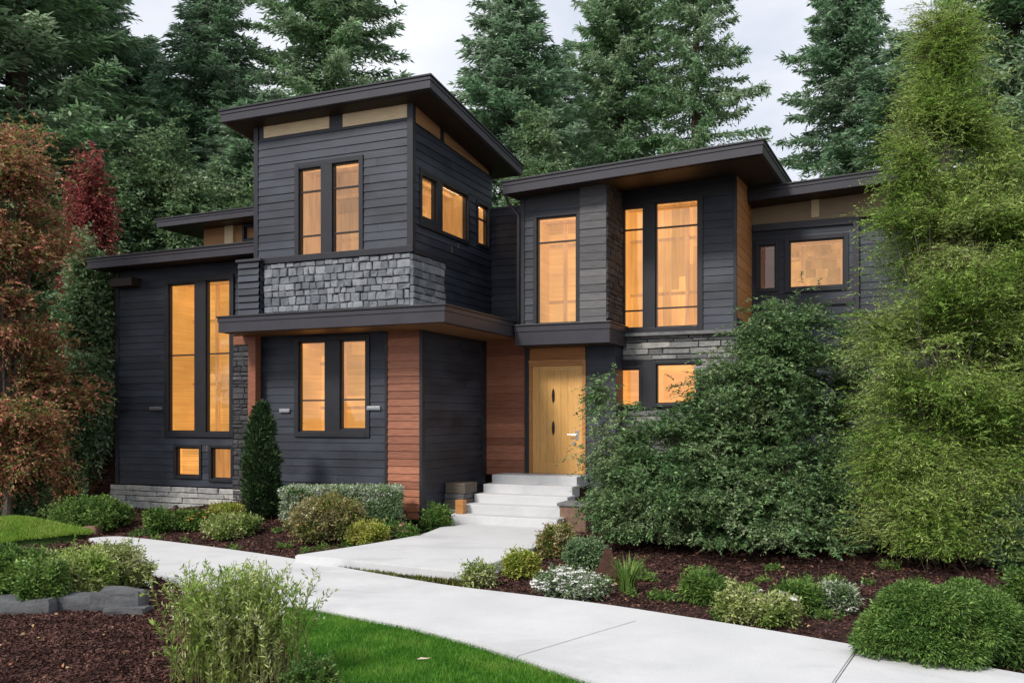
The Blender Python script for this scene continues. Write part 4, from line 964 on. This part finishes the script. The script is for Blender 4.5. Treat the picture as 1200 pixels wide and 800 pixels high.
# -- large dark shrub in front of the right wing
def big_shrub():
    rng = np.random.default_rng(231); Y = 13.9; x = (838-600)/F*Y; gz_ = float(gh(x, Y)); r_ = empty('viburnum_shrub', (x, Y, gz_))
    s = Y/F; E_ = []
    def add(px, py, rpx, rpz, dy): E_.append(((px-600)/F*Y-x, dy, CZ+(HY-py)*Y/F-gz_, rpx*s, rpx*s*.85, rpz*s))
    add(915, 480, 88, 128, .1); add(785, 575, 96, 92, -.1); add(870, 588, 122, 88, -.4); add(928, 405, 62, 62, .2); add(748, 606, 60, 58, -.3); add(970, 600, 72, 78, -.4); add(900, 622, 110, 52, -.7)
    add(850, 480, 60, 66, 0); add(728, 525, 38, 66, .15); add(712, 466, 22, 34, .3); add(990, 450, 36, 90, .1); add(800, 520, 50, 46, 0)
    V_, T_, feet = sprays(rng, E_, 21000, 15, .30, .058, .025, out=.8, up=.08, rnd=.42, flat=.4, sag=.34, thr=-.02, freq=1.9, ragged=.40, bias=.42, zmin=.05)
    np_mesh('crown', V_, 4, M['viburnum'], r_); np_mesh('twigs', T_, 4, M['twig'], r_)
    tb = MB(); framework(tb, rng, (.1, .1, -.05), feet, 110, .035, .005); tb.build('branches', M['twig'], r_)
    tag(r_, 'huge dark green layered shrub in front of the right wing, taller than the door', 'shrub')
big_shrub()

# -- bright feathery tree at right
def feathery():
    rng = np.random.default_rng(241); Y = 12.2; x = (1105-600)/F*Y; gz_ = float(gh(x, Y)); r_ = empty('feathery_tree', (x, Y, gz_))
    s = Y/F; E_ = []
    def add(px, py, rpx, rpz, dy): E_.append(((px-600)/F*Y-x, dy, CZ+(HY-py)*Y/F-gz_, rpx*s, rpx*s*.8, rpz*s))
    add(1132, 160, 52, 90, .3); add(1130, 285, 86, 90, .1); add(1195, 330, 90, 120, .2); add(1110, 405, 92, 90, -.1); add(1118, 525, 100, 86, -.1)
    add(1205, 470, 80, 110, .2); add(1085, 612, 78, 60, -.4); add(1050, 520, 50, 90, -.2); add(1140, 640, 70, 40, -.5); add(1122, 45, 34, 75, .4); add(1185, 235, 70, 80, .4); add(1080, 180, 34, 40, .1); add(1050, 262, 34, 18, 0); add(1235, 560, 55, 60, .3); add(1118, 130, 44, 60, .2); add(1042, 400, 30, 40, 0)
    V_, T_, feet = sprays(rng, E_, 27000, 19, .56, .068, .013, out=.85, up=.2, rnd=.4, flat=.6, sag=.26, thr=0.0, freq=1.2, ragged=.58, bias=.42, zmin=.12, side=.75, nup=.6)
    np_mesh('crown', V_, 4, M['bright'], r_); np_mesh('twigs', T_, 4, M['twig'], r_)
    tb = MB(); tb.tube([(0, 0, -.1), (.1, .1, 1.3), (.3, .1, 3.2), (.45, .2, 5.6)], [.08, .06, .045, .012], 8); framework(tb, rng, (0, 0, .5), feet, 90, .028, .004); framework(tb, rng, (.28, .1, 2.9), feet[feet[:, 2] > 3], 70, .02, .004); tb.build('trunk', M['greybark'], r_)
    tag(r_, 'tall bright yellow green feathery tree at the right in front of the house', 'tree')
feathery()

# -- smaller garden plants
def shrub(name, px0, px1, ytop, ybase, mtl, label, cat='shrub', seed=1, n=900, k=7, L=.06, Wd=.03, size=None, m=26, flat=.8, up=.35, droop=.1, r=.07, flowers=None, core=.6, deep=.8, group=None, stems=10, box=False, hang=0.0, spread=1.0, bend=0):
    L *= .74; Wd *= .74; n = int(n*1.8)
    rng = np.random.default_rng(seed); x, y, z = G((px0+px1)/2, ybase); rx_ = (px1-px0)/2*y/F; ry_ = rx_*deep; y += ry_*.7; x = ((px0+px1)/2-600)/F*y; z = float(gh(x, y))-.02
    H = max(.08, CZ-(ytop-HY)*y/F-z); rx_ *= 1.03
    r_ = empty(name, (x, y, z)); sz = size or min(rx_, H)*.34
    if box:
        N_ = n; q = rng.random((N_, 3))*2-1; ax_ = rng.choice(3, N_, p=[.25, .35, .4]); q[np.arange(N_), ax_] = np.sign(q[np.arange(N_), ax_])*(1-.12*rng.random(N_)**2)
        q[:, 2] = np.where(ax_ == 2, np.abs(q[:, 2]), q[:, 2]); lb = np.concatenate([q*np.array([rx_-sz*.3, ry_-sz*.3, H/2-sz*.3])+np.array([0, 0, H/2]), np.full((N_, 3), sz*.4)], 1)
    else:
        lb = lobes(rng, (0, 0, H*.42, rx_-sz*.6, ry_-sz*.6, max(.03, H*.58-sz*flat*.6)), m, sz, flat, low=-.5)
    if cat == 'conifer shrub':
        lb = []
        for q in range(26):
            t = (q+.5)/26; zz = .10+.72*t; rr_ = math.sqrt(max(0, 1-zz*zz*1.05)); a = q*2.39996+rng.normal()*.2; g = .22+.12*rng.random()
            lb.append((rx_*.76*rr_*math.cos(a), ry_*.76*rr_*math.sin(a), H*zz*.86, rx_*g, rx_*g*.9, H*(.17+.08*rng.random())))
        lb.append((0, 0, H*.32, rx_*.62, ry_*.62, H*.34)); lb = np.array(lb)
    if box or cat == 'conifer shrub':
        V_ = cloud(rng, lb, n, k, r, L, Wd, up=up, droop=droop, zmin=.0, core=core, hang=hang, spread=spread)
    else:
        E_ = [(0, 0, H*.40, rx_*.82, ry_*.82, H*.50)]
        for _ in range(7):
            a = rng.random()*6.283; q = .35+.4*rng.random(); hh = .30+.45*rng.random(); E_.append((rx_*q*math.cos(a), ry_*q*math.sin(a), H*hh*.8, rx_*(.30+.22*rng.random()), ry_*.42, H*(.24+.14*rng.random())))
        V_, T_, feet = sprays(rng, E_, int(n*k/9), 9, max(.08, r*1.9), L, Wd, out=.6, up=.35, rnd=.5, flat=1.0, sag=max(-.1, droop), thr=-.22, freq=2.2/max(.25, rx_), ragged=.46, bias=.45, zmin=.0)
        np_mesh('twigs', T_, 4, M['twig'], r_)
    np_mesh('foliage', V_, 4, M[mtl], r_)
    if stems:
        tb = MB(); limbs(tb, rng, (0, 0, .0), lb, stems, max(.006, H*.012), .003); tb.build('stems', M['twig'], r_)
    if flowers:
        fm, nf, fs = flowers; ff = []
        top_l = lb[lb[:, 2] > H*.3]; idx = rng.choice(len(top_l), nf); u = sph(rng, nf); u[:, 2] = np.abs(u[:, 2])
        c = top_l[idx, :3]+u*top_l[idx, 3:6]*1.08
        for j in range(5):
            a = 6.283*j/5; t = np.stack([np.cos(a)*np.ones(nf), np.sin(a)*np.ones(nf), .25*np.ones(nf)], 1); ff.append(leaves(c, t+.2*rng.normal(size=(nf, 3)), u, fs*(.7+.6*rng.random(nf)), fs*.7))
        PF = np.stack([q.reshape(nf, 4, 3) for q in ff], 1)       # flower, petal corners
        if nf <= 100:
            for q in PF: np_mesh('flower', q.reshape(-1, 3), 4, M[fm], r_)
        else: tag(np_mesh('flowers', PF.reshape(-1, 3), 4, M[fm], r_), kind='stuff')
    return tag(r_, label, cat, group)
# along the left wing
shrub('garden_shrub', 46, 152, 580, 624, 'green', 'low spreading green shrub at the foot of the brick wall', seed=301, n=2600, L=.07, m=40)
shrub('dark_shrub', -30, 58, 520, 610, 'cedar_leaf', 'dark rounded shrub under the maple at the left edge', seed=302, n=2600, L=.09, Wd=.045, m=36)
shrub('maple_bush', 58, 118, 490, 592, 'maple', 'loose olive and orange bush beside the brick wall', seed=303, n=1500, L=.10, Wd=.05, m=40)
shrub('garden_shrub', 170, 207, 594, 624, 'green', 'small round green shrub nearest the left wing corner', seed=304, n=1000)
shrub('flowering_shrub', 205, 248, 597, 621, 'green', 'low shrub dotted with yellow flowers below the small windows', seed=305, n=1000, flowers=('yellow', 50, .03))
shrub('garden_shrub', 240, 292, 590, 607, 'lime', 'strip of yellow green plants against the pale stone plinth', seed=306, n=900, L=.07, Wd=.02)
shrub('variegated_shrub', 234, 303, 601, 631, 'pale', 'low pale variegated shrub beside the columnar cypress', seed=307, n=1500, L=.06)
# columnar cypress
def cypress():
    rng = np.random.default_rng(311); x, y, z = G(307, 612); y += .3; x = (307-600)/F*y; z = float(gh(x, y)); s = y/F; H = CZ+(HY-481)*s-z
    r_ = empty('columnar_cypress', (x, y, z)); lb = []
    for i in range(90):
        t = (i+.5)/90; zz = H*t*.97+.03; R = 16.5*s*(min(1, t*5+.55))*(1-max(0, (t-.5)/.5)**1.7*.8); a = rng.random()*6.283; lb.append((R*.75*math.cos(a), R*.75*math.sin(a), zz, R*.36+.03, R*.36+.03, .20))
    lb = np.array(lb); V_ = cloud(rng, lb, 4200, 8, .06, .085, .022, up=.55, droop=-.7, zmin=.02, core=.6, spread=.4)
    np_mesh('foliage', V_, 4, M['cypress'], r_); tb = MB(); tb.tube([(0, 0, -.1), (0, 0, H*.9)], [.045, .01], 7); tb.build('trunk', M['bark'], r_)
    tag(r_, 'narrow dark columnar cypress standing against the left corner of the tower', 'cypress')
cypress()
# hedge and border left of the walk
shrub('clipped_hedge', 336, 468, 571, 614, 'whiteleaf', 'clipped square hedge with white edged leaves below the tower window', 'hedge', seed=321, n=3600, k=7, L=.05, Wd=.028, box=True, size=.10, deep=.45, r=.05)
shrub('mixed_shrub', 336, 432, 572, 638, 'mixed', 'rounded russet and cream shrub in front of the clipped hedge', seed=322, n=3200, L=.055, m=46)
shrub('garden_shrub', 408, 456, 608, 640, 'lime', 'small yellow green mound at the front of the border', seed=323, n=1200, L=.05)
shrub('flowering_shrub', 446, 486, 612, 637, 'green', 'low plant with pink flowers at the border tip', seed=324, n=900, flowers=('pink', 70, .03))
shrub('garden_shrub', 468, 502, 584, 617, 'green', 'dark leafy shrub touching the cedar panel', seed=325, n=1200, L=.07, Wd=.035)
shrub('garden_shrub', 492, 531, 590, 625, 'green', 'round green shrub at the left foot of the front steps', seed=326, n=1300, L=.07, Wd=.03)
shrub('garden_shrub', 425, 470, 570, 614, 'cedar_leaf', 'dark boxwood ball at the right end of the clipped hedge', seed=327, n=1500, L=.05, box=False)
# right of the walk
shrub('garden_shrub', 630, 676, 608, 652, 'mixed', 'round olive and russet shrub right of the front steps', seed=331, n=1700, L=.05, m=34)
shrub('dark_shrub', 664, 708, 628, 666, 'cedar_leaf', 'small dark ball shrub in front of the huge dark shrub', seed=332, n=1500, L=.05)
shrub('lime_shrub', 591, 630, 644, 677, 'lime', 'little lime yellow shrub on the mulch beside the walk', seed=333, n=1300, L=.05)
shrub('flower_mat', 620, 716, 668, 701, 'whiteleaf', 'low mat of white flowers at the edge of the drive', 'flowers', seed=334, n=2400, L=.04, Wd=.022, m=60, flat=.5, flowers=('flower', 260, .032), deep=.55)
shrub('flowering_plant', 538, 580, 657, 687, 'pale', 'loose plant with white flowers at the corner of walk and drive', 'plant', seed=335, n=500, L=.05, m=20, flowers=('flower', 40, .028), r=.09)
shrub('fern_clump', 798, 851, 668, 706, 'green', 'feathery green fern at the shaded foot of the huge shrub', 'fern', seed=341, n=1100, L=.11, Wd=.016, up=.2, droop=-.5, r=.05, m=22)
shrub('variegated_shrub', 840, 888, 684, 728, 'pale', 'pale variegated plant beside the drive, left of the white flowers', 'plant', seed=342, n=1000, L=.06)
shrub('variegated_shrub', 880, 934, 694, 732, 'pale', 'variegated plant with white blooms beside the drive', 'plant', seed=343, n=1000, L=.06, flowers=('flower', 24, .05))
shrub('fern_clump', 908, 962, 682, 716, 'green', 'dark fern tuft behind the variegated plants', 'fern', seed=344, n=1000, L=.10, Wd=.018, up=.2, droop=-.5, r=.05, m=20)
shrub('pale_plant', 956, 1005, 684, 716, 'whiteleaf', 'greyish leafy plant next to the mounded conifer', 'plant', seed=345, n=900, L=.06, Wd=.022, droop=-.3)
shrub('mounded_conifer', 1008, 1203, 671, 782, 'mound', 'wide low mounded bright green conifer at the lower right', 'conifer shrub', seed=346, n=10500, k=8, L=.044, Wd=.014, m=30, flat=.55, size=.34, up=.55, droop=.2, r=.05, deep=.62, core=.22)
shrub('garden_shrub', 1178, 1240, 664, 730, 'green', 'green shrub at the right edge beside the mounded conifer', seed=347, n=1500, L=.06)
shrub('dark_shrub', 1150, 1260, 560, 672, 'cedar_leaf', 'dark shrub in the shade under the feathery tree', seed=348, n=2600, L=.09, Wd=.04, m=40)
# left bed
shrub('pale_shrub', -40, 78, 640, 708, 'green', 'bushy bright green shrub at the left edge above the slate stones', seed=351, n=4200, L=.075, m=60)
shrub('pale_shrub', 36, 132, 642, 706, 'willow', 'pale green shrub in the middle of the left bed', seed=352, n=3400, L=.07, m=60)
shrub('pale_shrub', 90, 174, 635, 693, 'pale', 'yellowish shrub at the tip of the left bed beside the drive', seed=353, n=3200, L=.06, m=60)
shrub('garden_shrub', 20, 75, 655, 714, 'green', 'small deep green bush right on the slate stones', seed=354, n=1500, L=.06)

# grass tuft
def tuft(px0, px1, ytop, ybase, label, seed, mtl='willow', n=130):
    rng = np.random.default_rng(seed); x, y, z = G((px0+px1)/2, ybase-6); s = y/F; H = (ybase-ytop)*s*1.05; R = (px1-px0)/2*s; V_ = []
    for i in range(n):
        a = rng.random()*6.283; b = np.array([math.cos(a), math.sin(a), 0])*R*.45*rng.random()**.5; d = np.array([math.cos(a), math.sin(a), 0]); h = H*(.55+.5*rng.random()); lean = R*(.2+.9*rng.random()); w = .006+.004*rng.random(); sdv = np.array([-math.sin(a), math.cos(a), 0])
        ps = [b+d*lean*t**2+np.array([0, 0, h*(t-.18*t**3)]) for t in (0, .35, .7, 1.0)]; ws_ = [w, w*.9, w*.6, .0008]
        for j in range(3): V_ += [ps[j]-sdv*ws_[j], ps[j]+sdv*ws_[j], ps[j+1]+sdv*ws_[j+1], ps[j+1]-sdv*ws_[j+1]]
    r_ = empty('grass_tuft', (x, y, z)); np_mesh('blades', np.array(V_), 4, M[mtl], r_); tag(r_, label, 'grass tuft')
tuft(714, 757, 650, 698, 'upright tuft of green grass between the white flowers and the fern', 361, 'green')

# willowy shrub in the foreground
def willowy():
    rng = np.random.default_rng(371); x, y, z = G(284, 800); y = 6.7; x = (278-600)/F*y; z = float(gh(x, y)); s = y/F; r_ = empty('willowy_shrub', (x, y, z)); sm = MB(); V_ = []; fl_ = []
    H = CZ-(664-HY)*s-z
    for i in range(240):
        a = rng.random()*6.283; tilt = abs(rng.normal())*.20+.03; h = H*(.55+.48*rng.random()); b = np.array([rng.normal()*.19, rng.normal()*.12, 0]); d = np.array([math.cos(a)*1.1, math.sin(a)*.8, 0]); reach = h*tilt*1.15
        P_ = lambda t: b+d*reach*np.asarray(t)[..., None]**1.6+np.array([0, 0, 1.])*(h*np.asarray(t)[..., None]*(1-.10*tilt*np.asarray(t)[..., None]**2))
        q = P_(np.array([0, .3, .6, .85, 1.])); sm.tube([tuple(p) for p in q], [.0045, .004, .003, .002, .001], 4, cap=False)
        n = int(h/.0105); t = .05+.95*rng.random(n); p = P_(t); dd = unit(P_(t+.02)-p); sd_ = sph(rng, n); ld = unit(dd*.8+sd_*.75)
        sc = .6+.7*rng.random(n); V_.append(leaves(p, ld, sph(rng, n)*.6+np.array([0, 0, 1.]), .054*sc, .0125*sc, .05))
        # side twigs
        for j in range(3):
            t0 = .45+.5*rng.random(); bp = P_(np.array(t0)); td = unit(dd[0]*.6+sph(rng, 1)[0]*.7+np.array([0, 0, .3])); L_ = .08+.12*rng.random(); m = 9
            tt = rng.random((m, 1)); pp = bp+td*tt*L_; V_.append(leaves(pp, unit(td+.7*rng.normal(size=(m, 3))), sph(rng, m), .045, .011))
        if rng.random() < .55:
            m = 5; c = P_(np.array([.75+.25*rng.random()]))+rng.normal(size=(m, 3))*.02
            for j in range(4): fl_.append(leaves(c, sph(rng, m), sph(rng, m), .012, .009))
    np_mesh('foliage', np.concatenate(V_), 4, M['willow'], r_); sm.build('stems', M['stem'], r_); tag(np_mesh('flowers', np.concatenate(fl_), 4, M['flower'], r_), kind='stuff')
    tag(r_, 'tall loose willowy shrub with tiny white flowers beside the lawn in the foreground', 'shrub')
willowy()
shrub('garden_shrub', 330, 400, 765, 830, 'green', 'low green plant at the corner of the lawn beside the willowy shrub', 'plant', seed=372, n=900, L=.05, Wd=.016, r=.06)

# lawn: soil sheet and blades
def inside(px_, py_, ring):
    r_ = np.asarray(ring); res = np.zeros(len(px_), bool); j = len(r_)-1
    for i in range(len(r_)):
        c = ((r_[i, 1] > py_) != (r_[j, 1] > py_)) & (px_ < (r_[j, 0]-r_[i, 0])*(py_-r_[i, 1])/(r_[j, 1]-r_[i, 1]+1e-12)+r_[i, 0]); res ^= c; j = i
    return res
lawn_up = [gp(*q) for q in ((300, 706), (360, 713), (430, 726), (490, 738), (570, 760), (650, 786), (735, 815), (860, 855))]
lawn_ring = spline(lawn_up)+[(2.2, 2.5), (-1.3, 2.5), gp(345, 900), gp(352, 800), gp(335, 750)]
M['turf'] = plain('turf_soil', (.030, .055, .014), .95, .1, var=.4, scale=20, bst=.5)
tag(flat('lawn', lawn_ring, -.1, .006, M['turf'], 0), 'close cut green lawn beside the drive', 'lawn', kind='structure')
def blades(ring, n, zf, h, w, mtl, name, seed, ymax=99, label=None):
    rng = np.random.default_rng(seed); r_ = np.asarray(ring); lo, hi = r_.min(0), r_.max(0)
    x = lo[0]+(hi[0]-lo[0])*rng.random(n*3); y = lo[1]+(hi[1]-lo[1])*rng.random(n*3); k = inside(x, y, ring); x, y = x[k][:n], y[k][:n]; m = len(x); z = zf(x, y)
    p = np.stack([x, y, z], 1); a = rng.random(m)*6.283; s = np.stack([np.cos(a), np.sin(a), 0*a], 1); hh = h*(.55+.75*rng.random(m)); ln = rng.normal(size=(m, 3))*.5*hh[:, None]; ln[:, 2] = hh
    ww = w*(.7+.6*rng.random(m))[:, None]
    V_ = np.stack([p-s*ww, p+s*ww, p+ln], 1).reshape(-1, 3); o = np_mesh(name, V_, 3, M[mtl]); return tag(o, label, 'grass', kind='stuff')
vis = [q for q in lawn_ring]
near = spline(lawn_up)+[gp(900, 905), gp(330, 905), gp(345, 800), gp(335, 750)]
blades(near, 120000, lambda x, y: 0*x+.004, .042, .0026, 'lawn', 'grass', 381, label='short bright green grass blades of the front lawn')
# small raised lawn at left
mc = G(20, 640, .0); MX, MY = (10-600)/F*14.9, 14.9
mf = lambda x, y: .02+.34*np.exp(-(((x-MX)/1.15)**2+((y-MY)/.85)**2)*1.2)+gh(x, y)-.03
th = np.linspace(0, 2*math.pi, 49)[:-1]; ring_m = [(MX+(1.2+.09*math.sin(3*t+1)+.05*math.sin(7*t))*math.cos(t), MY+(.92+.08*math.sin(4*t)+.04*math.sin(9*t))*math.sin(t)) for t in th]
mv = [(MX, MY, float(mf(MX, MY)))]; mfc = []
for i, rr in enumerate((.25, .5, .75, 1.0)):
    for t in th: xx, yy = MX+1.25*rr*math.cos(t), MY+.95*rr*math.sin(t); mv.append((xx, yy, float(mf(xx, yy)) if rr < 1 else float(gh(xx, yy))-.05))
for j in range(48): mfc.append((0, 1+j, 1+(j+1) % 48))
for i in range(3):
    for j in range(48): mfc.append((1+i*48+j, 1+(i+1)*48+j, 1+(i+1)*48+(j+1) % 48, 1+i*48+(j+1) % 48))
mb = MB(); mb.v = mv; mb.f = mfc; tag(mb.build('grass_mound', M['turf'], smooth=True), 'small rounded lawn mound', 'lawn', kind='structure')
blades(ring_m, 30000, lambda x, y: mf(x, y)-.01, .06, .006, 'moundgrass', 'grass', 382, label='bright grass on the small rounded mound at the left')

# mulch chips on the beds, moss strip between walk and drive, one fallen leaf
def chips(n, box_, seed, name, mtl, s0=.035, avoid=()):
    rng = np.random.default_rng(seed); x = box_[0]+(box_[1]-box_[0])*rng.random(n); y = box_[2]+(box_[3]-box_[2])*rng.random(n); k = np.ones(n, bool)
    for rg in avoid: k &= ~inside(x, y, rg)
    x, y = x[k], y[k]; m = len(x); p = np.stack([x, y, gh(x, y)-.022+.012*rng.random(m)], 1); d = unit(np.stack([rng.normal(size=m), rng.normal(size=m), .35*rng.normal(size=m)], 1)); nr = unit(np.array([0, 0, 1.])+.5*rng.normal(size=(m, 3))); sc = .5+rng.random(m)
    return np.concatenate([leaves(p, d, nr, s0*sc, s0*.42*sc, .12)])
M['chip'] = leafmat('bark_chip', [(.25, (.030, .014, .012)), (.5, (.078, .036, .029)), (.75, (.15, .078, .060))], .6, 0.0, 3.0, .85, .15)
av = [joint(up_edge, lo_edge), spline(sb)+sl, spline(wk, 6)+spline(wk2, 6)+spline(wk3, 4)[1:-1], lawn_ring]
C_ = [chips(30000, (-1.6, 9, 6.0, 9.6), 393, '', '', .035, av), chips(85000, (-7.5, -1.6, 5.6, 9.6), 391, '', '', .032, av), chips(155000, (-11, 11, 9.6, 20.5), 392, '', '', .05, av)]
tag(np_mesh('mulch_chips', np.concatenate(C_), 4, M['chip']), 'reddish brown bark mulch chips covering the beds', 'mulch', kind='stuff')
# strip of moss and soil along the front edge of the walk
rng = np.random.default_rng(395); e0 = spline(wk3, 10); pts = np.array([e0[i] for i in rng.integers(0, len(e0), 6500)])+rng.normal(size=(6500, 2))*np.array([.06, .07]); pts[:, 1] -= .11
k_ = ~inside(pts[:, 0], pts[:, 1], av[0]) & ~inside(pts[:, 0], pts[:, 1], av[2]); pts = pts[k_]; m = len(pts)
P3 = np.stack([pts[:, 0], pts[:, 1], np.full(m, -.02)], 1)
tag(np_mesh('moss', leaves(P3, unit(rng.normal(size=(m, 3))*.6+np.array([0, 0, .8])), sph(rng, m), .055*(.5+rng.random(m)), .016, .1), 4, M['moss']), 'thin strip of moss and dry grass between the walk and the drive', 'moss', kind='stuff')
x, y, z = gp(496, 774)[0], gp(496, 774)[1], .045
mb = MB(); mb.v = [(x-.055, y, z), (x-.02, y+.018, z+.012), (x+.04, y+.014, z+.008), (x+.065, y+.002, z+.014), (x+.03, y-.012, z+.006), (x-.03, y-.014, z+.004)]; mb.f = [(0, 1, 5), (1, 2, 4, 5), (2, 3, 4)]
M['deadleaf'] = plain('dry_leaf', (.55, .47, .34), .8, .2); tag(mb.build('fallen_leaf', M['deadleaf']), 'single dry pale leaf lying on the lawn', 'leaf')

rng = np.random.default_rng(399); P_ = []
for (a, b, c, d, n) in ((-7.5, -.5, 12.6, 16.2, 160), (.6, 7.5, 8.6, 13.2, 260), (-5, -1.8, 6.4, 9.6, 90)):
    x = a+(b-a)*rng.random(n); y = c+(d-c)*rng.random(n); k = np.ones(n, bool)
    for rg in av: k &= ~inside(x, y, rg)
    P_.append(np.stack([x[k], y[k], gh(x[k], y[k])-.005], 1))
P_ = np.concatenate(P_); m = len(P_)
M['litter'] = leafmat('dry_leaves', [(.3, (.34, .20, .08)), (.5, (.46, .33, .15)), (.7, (.30, .10, .05))], .4, .1, 4)
tag(np_mesh('leaf_litter', leaves(P_, unit(rng.normal(size=(m, 3))*np.array([1, 1, .25])), unit(np.array([0, 0, 1.])+.4*rng.normal(size=(m, 3))), .05*(.6+.7*rng.random(m)), .026, .2), 4, M['litter']), 'scattered dry fallen leaves on the mulch beds', 'fallen leaves', kind='stuff')

# low ground cover sprigs on the beds
rng = np.random.default_rng(401); GC = []
for (a, b, c, d, n) in ((-6.8, -.8, 13.4, 15.4, 26), (.8, 6.5, 8.8, 12.2, 34)):
    x = a+(b-a)*rng.random(n); y = c+(d-c)*rng.random(n); k = np.ones(n, bool)
    for rg in av: k &= ~(inside(x, y, rg) | inside(x, y-.15, rg) | inside(x, y+.15, rg))
    for xx, yy in zip(x[k], y[k]): GC.append((xx, yy, float(gh(xx, yy))+.0, .06+.10*rng.random(), .06+.08*rng.random(), .03+.05*rng.random()))
V_, T_, feet = sprays(rng, GC, 2200, 9, .10, .038, .016, out=.5, up=.5, rnd=.5, thr=-9, zmin=-.1)
tag(np_mesh('ground_cover', V_, 4, M['green']), 'small low green sprigs scattered over the mulch', 'ground cover', kind='stuff')
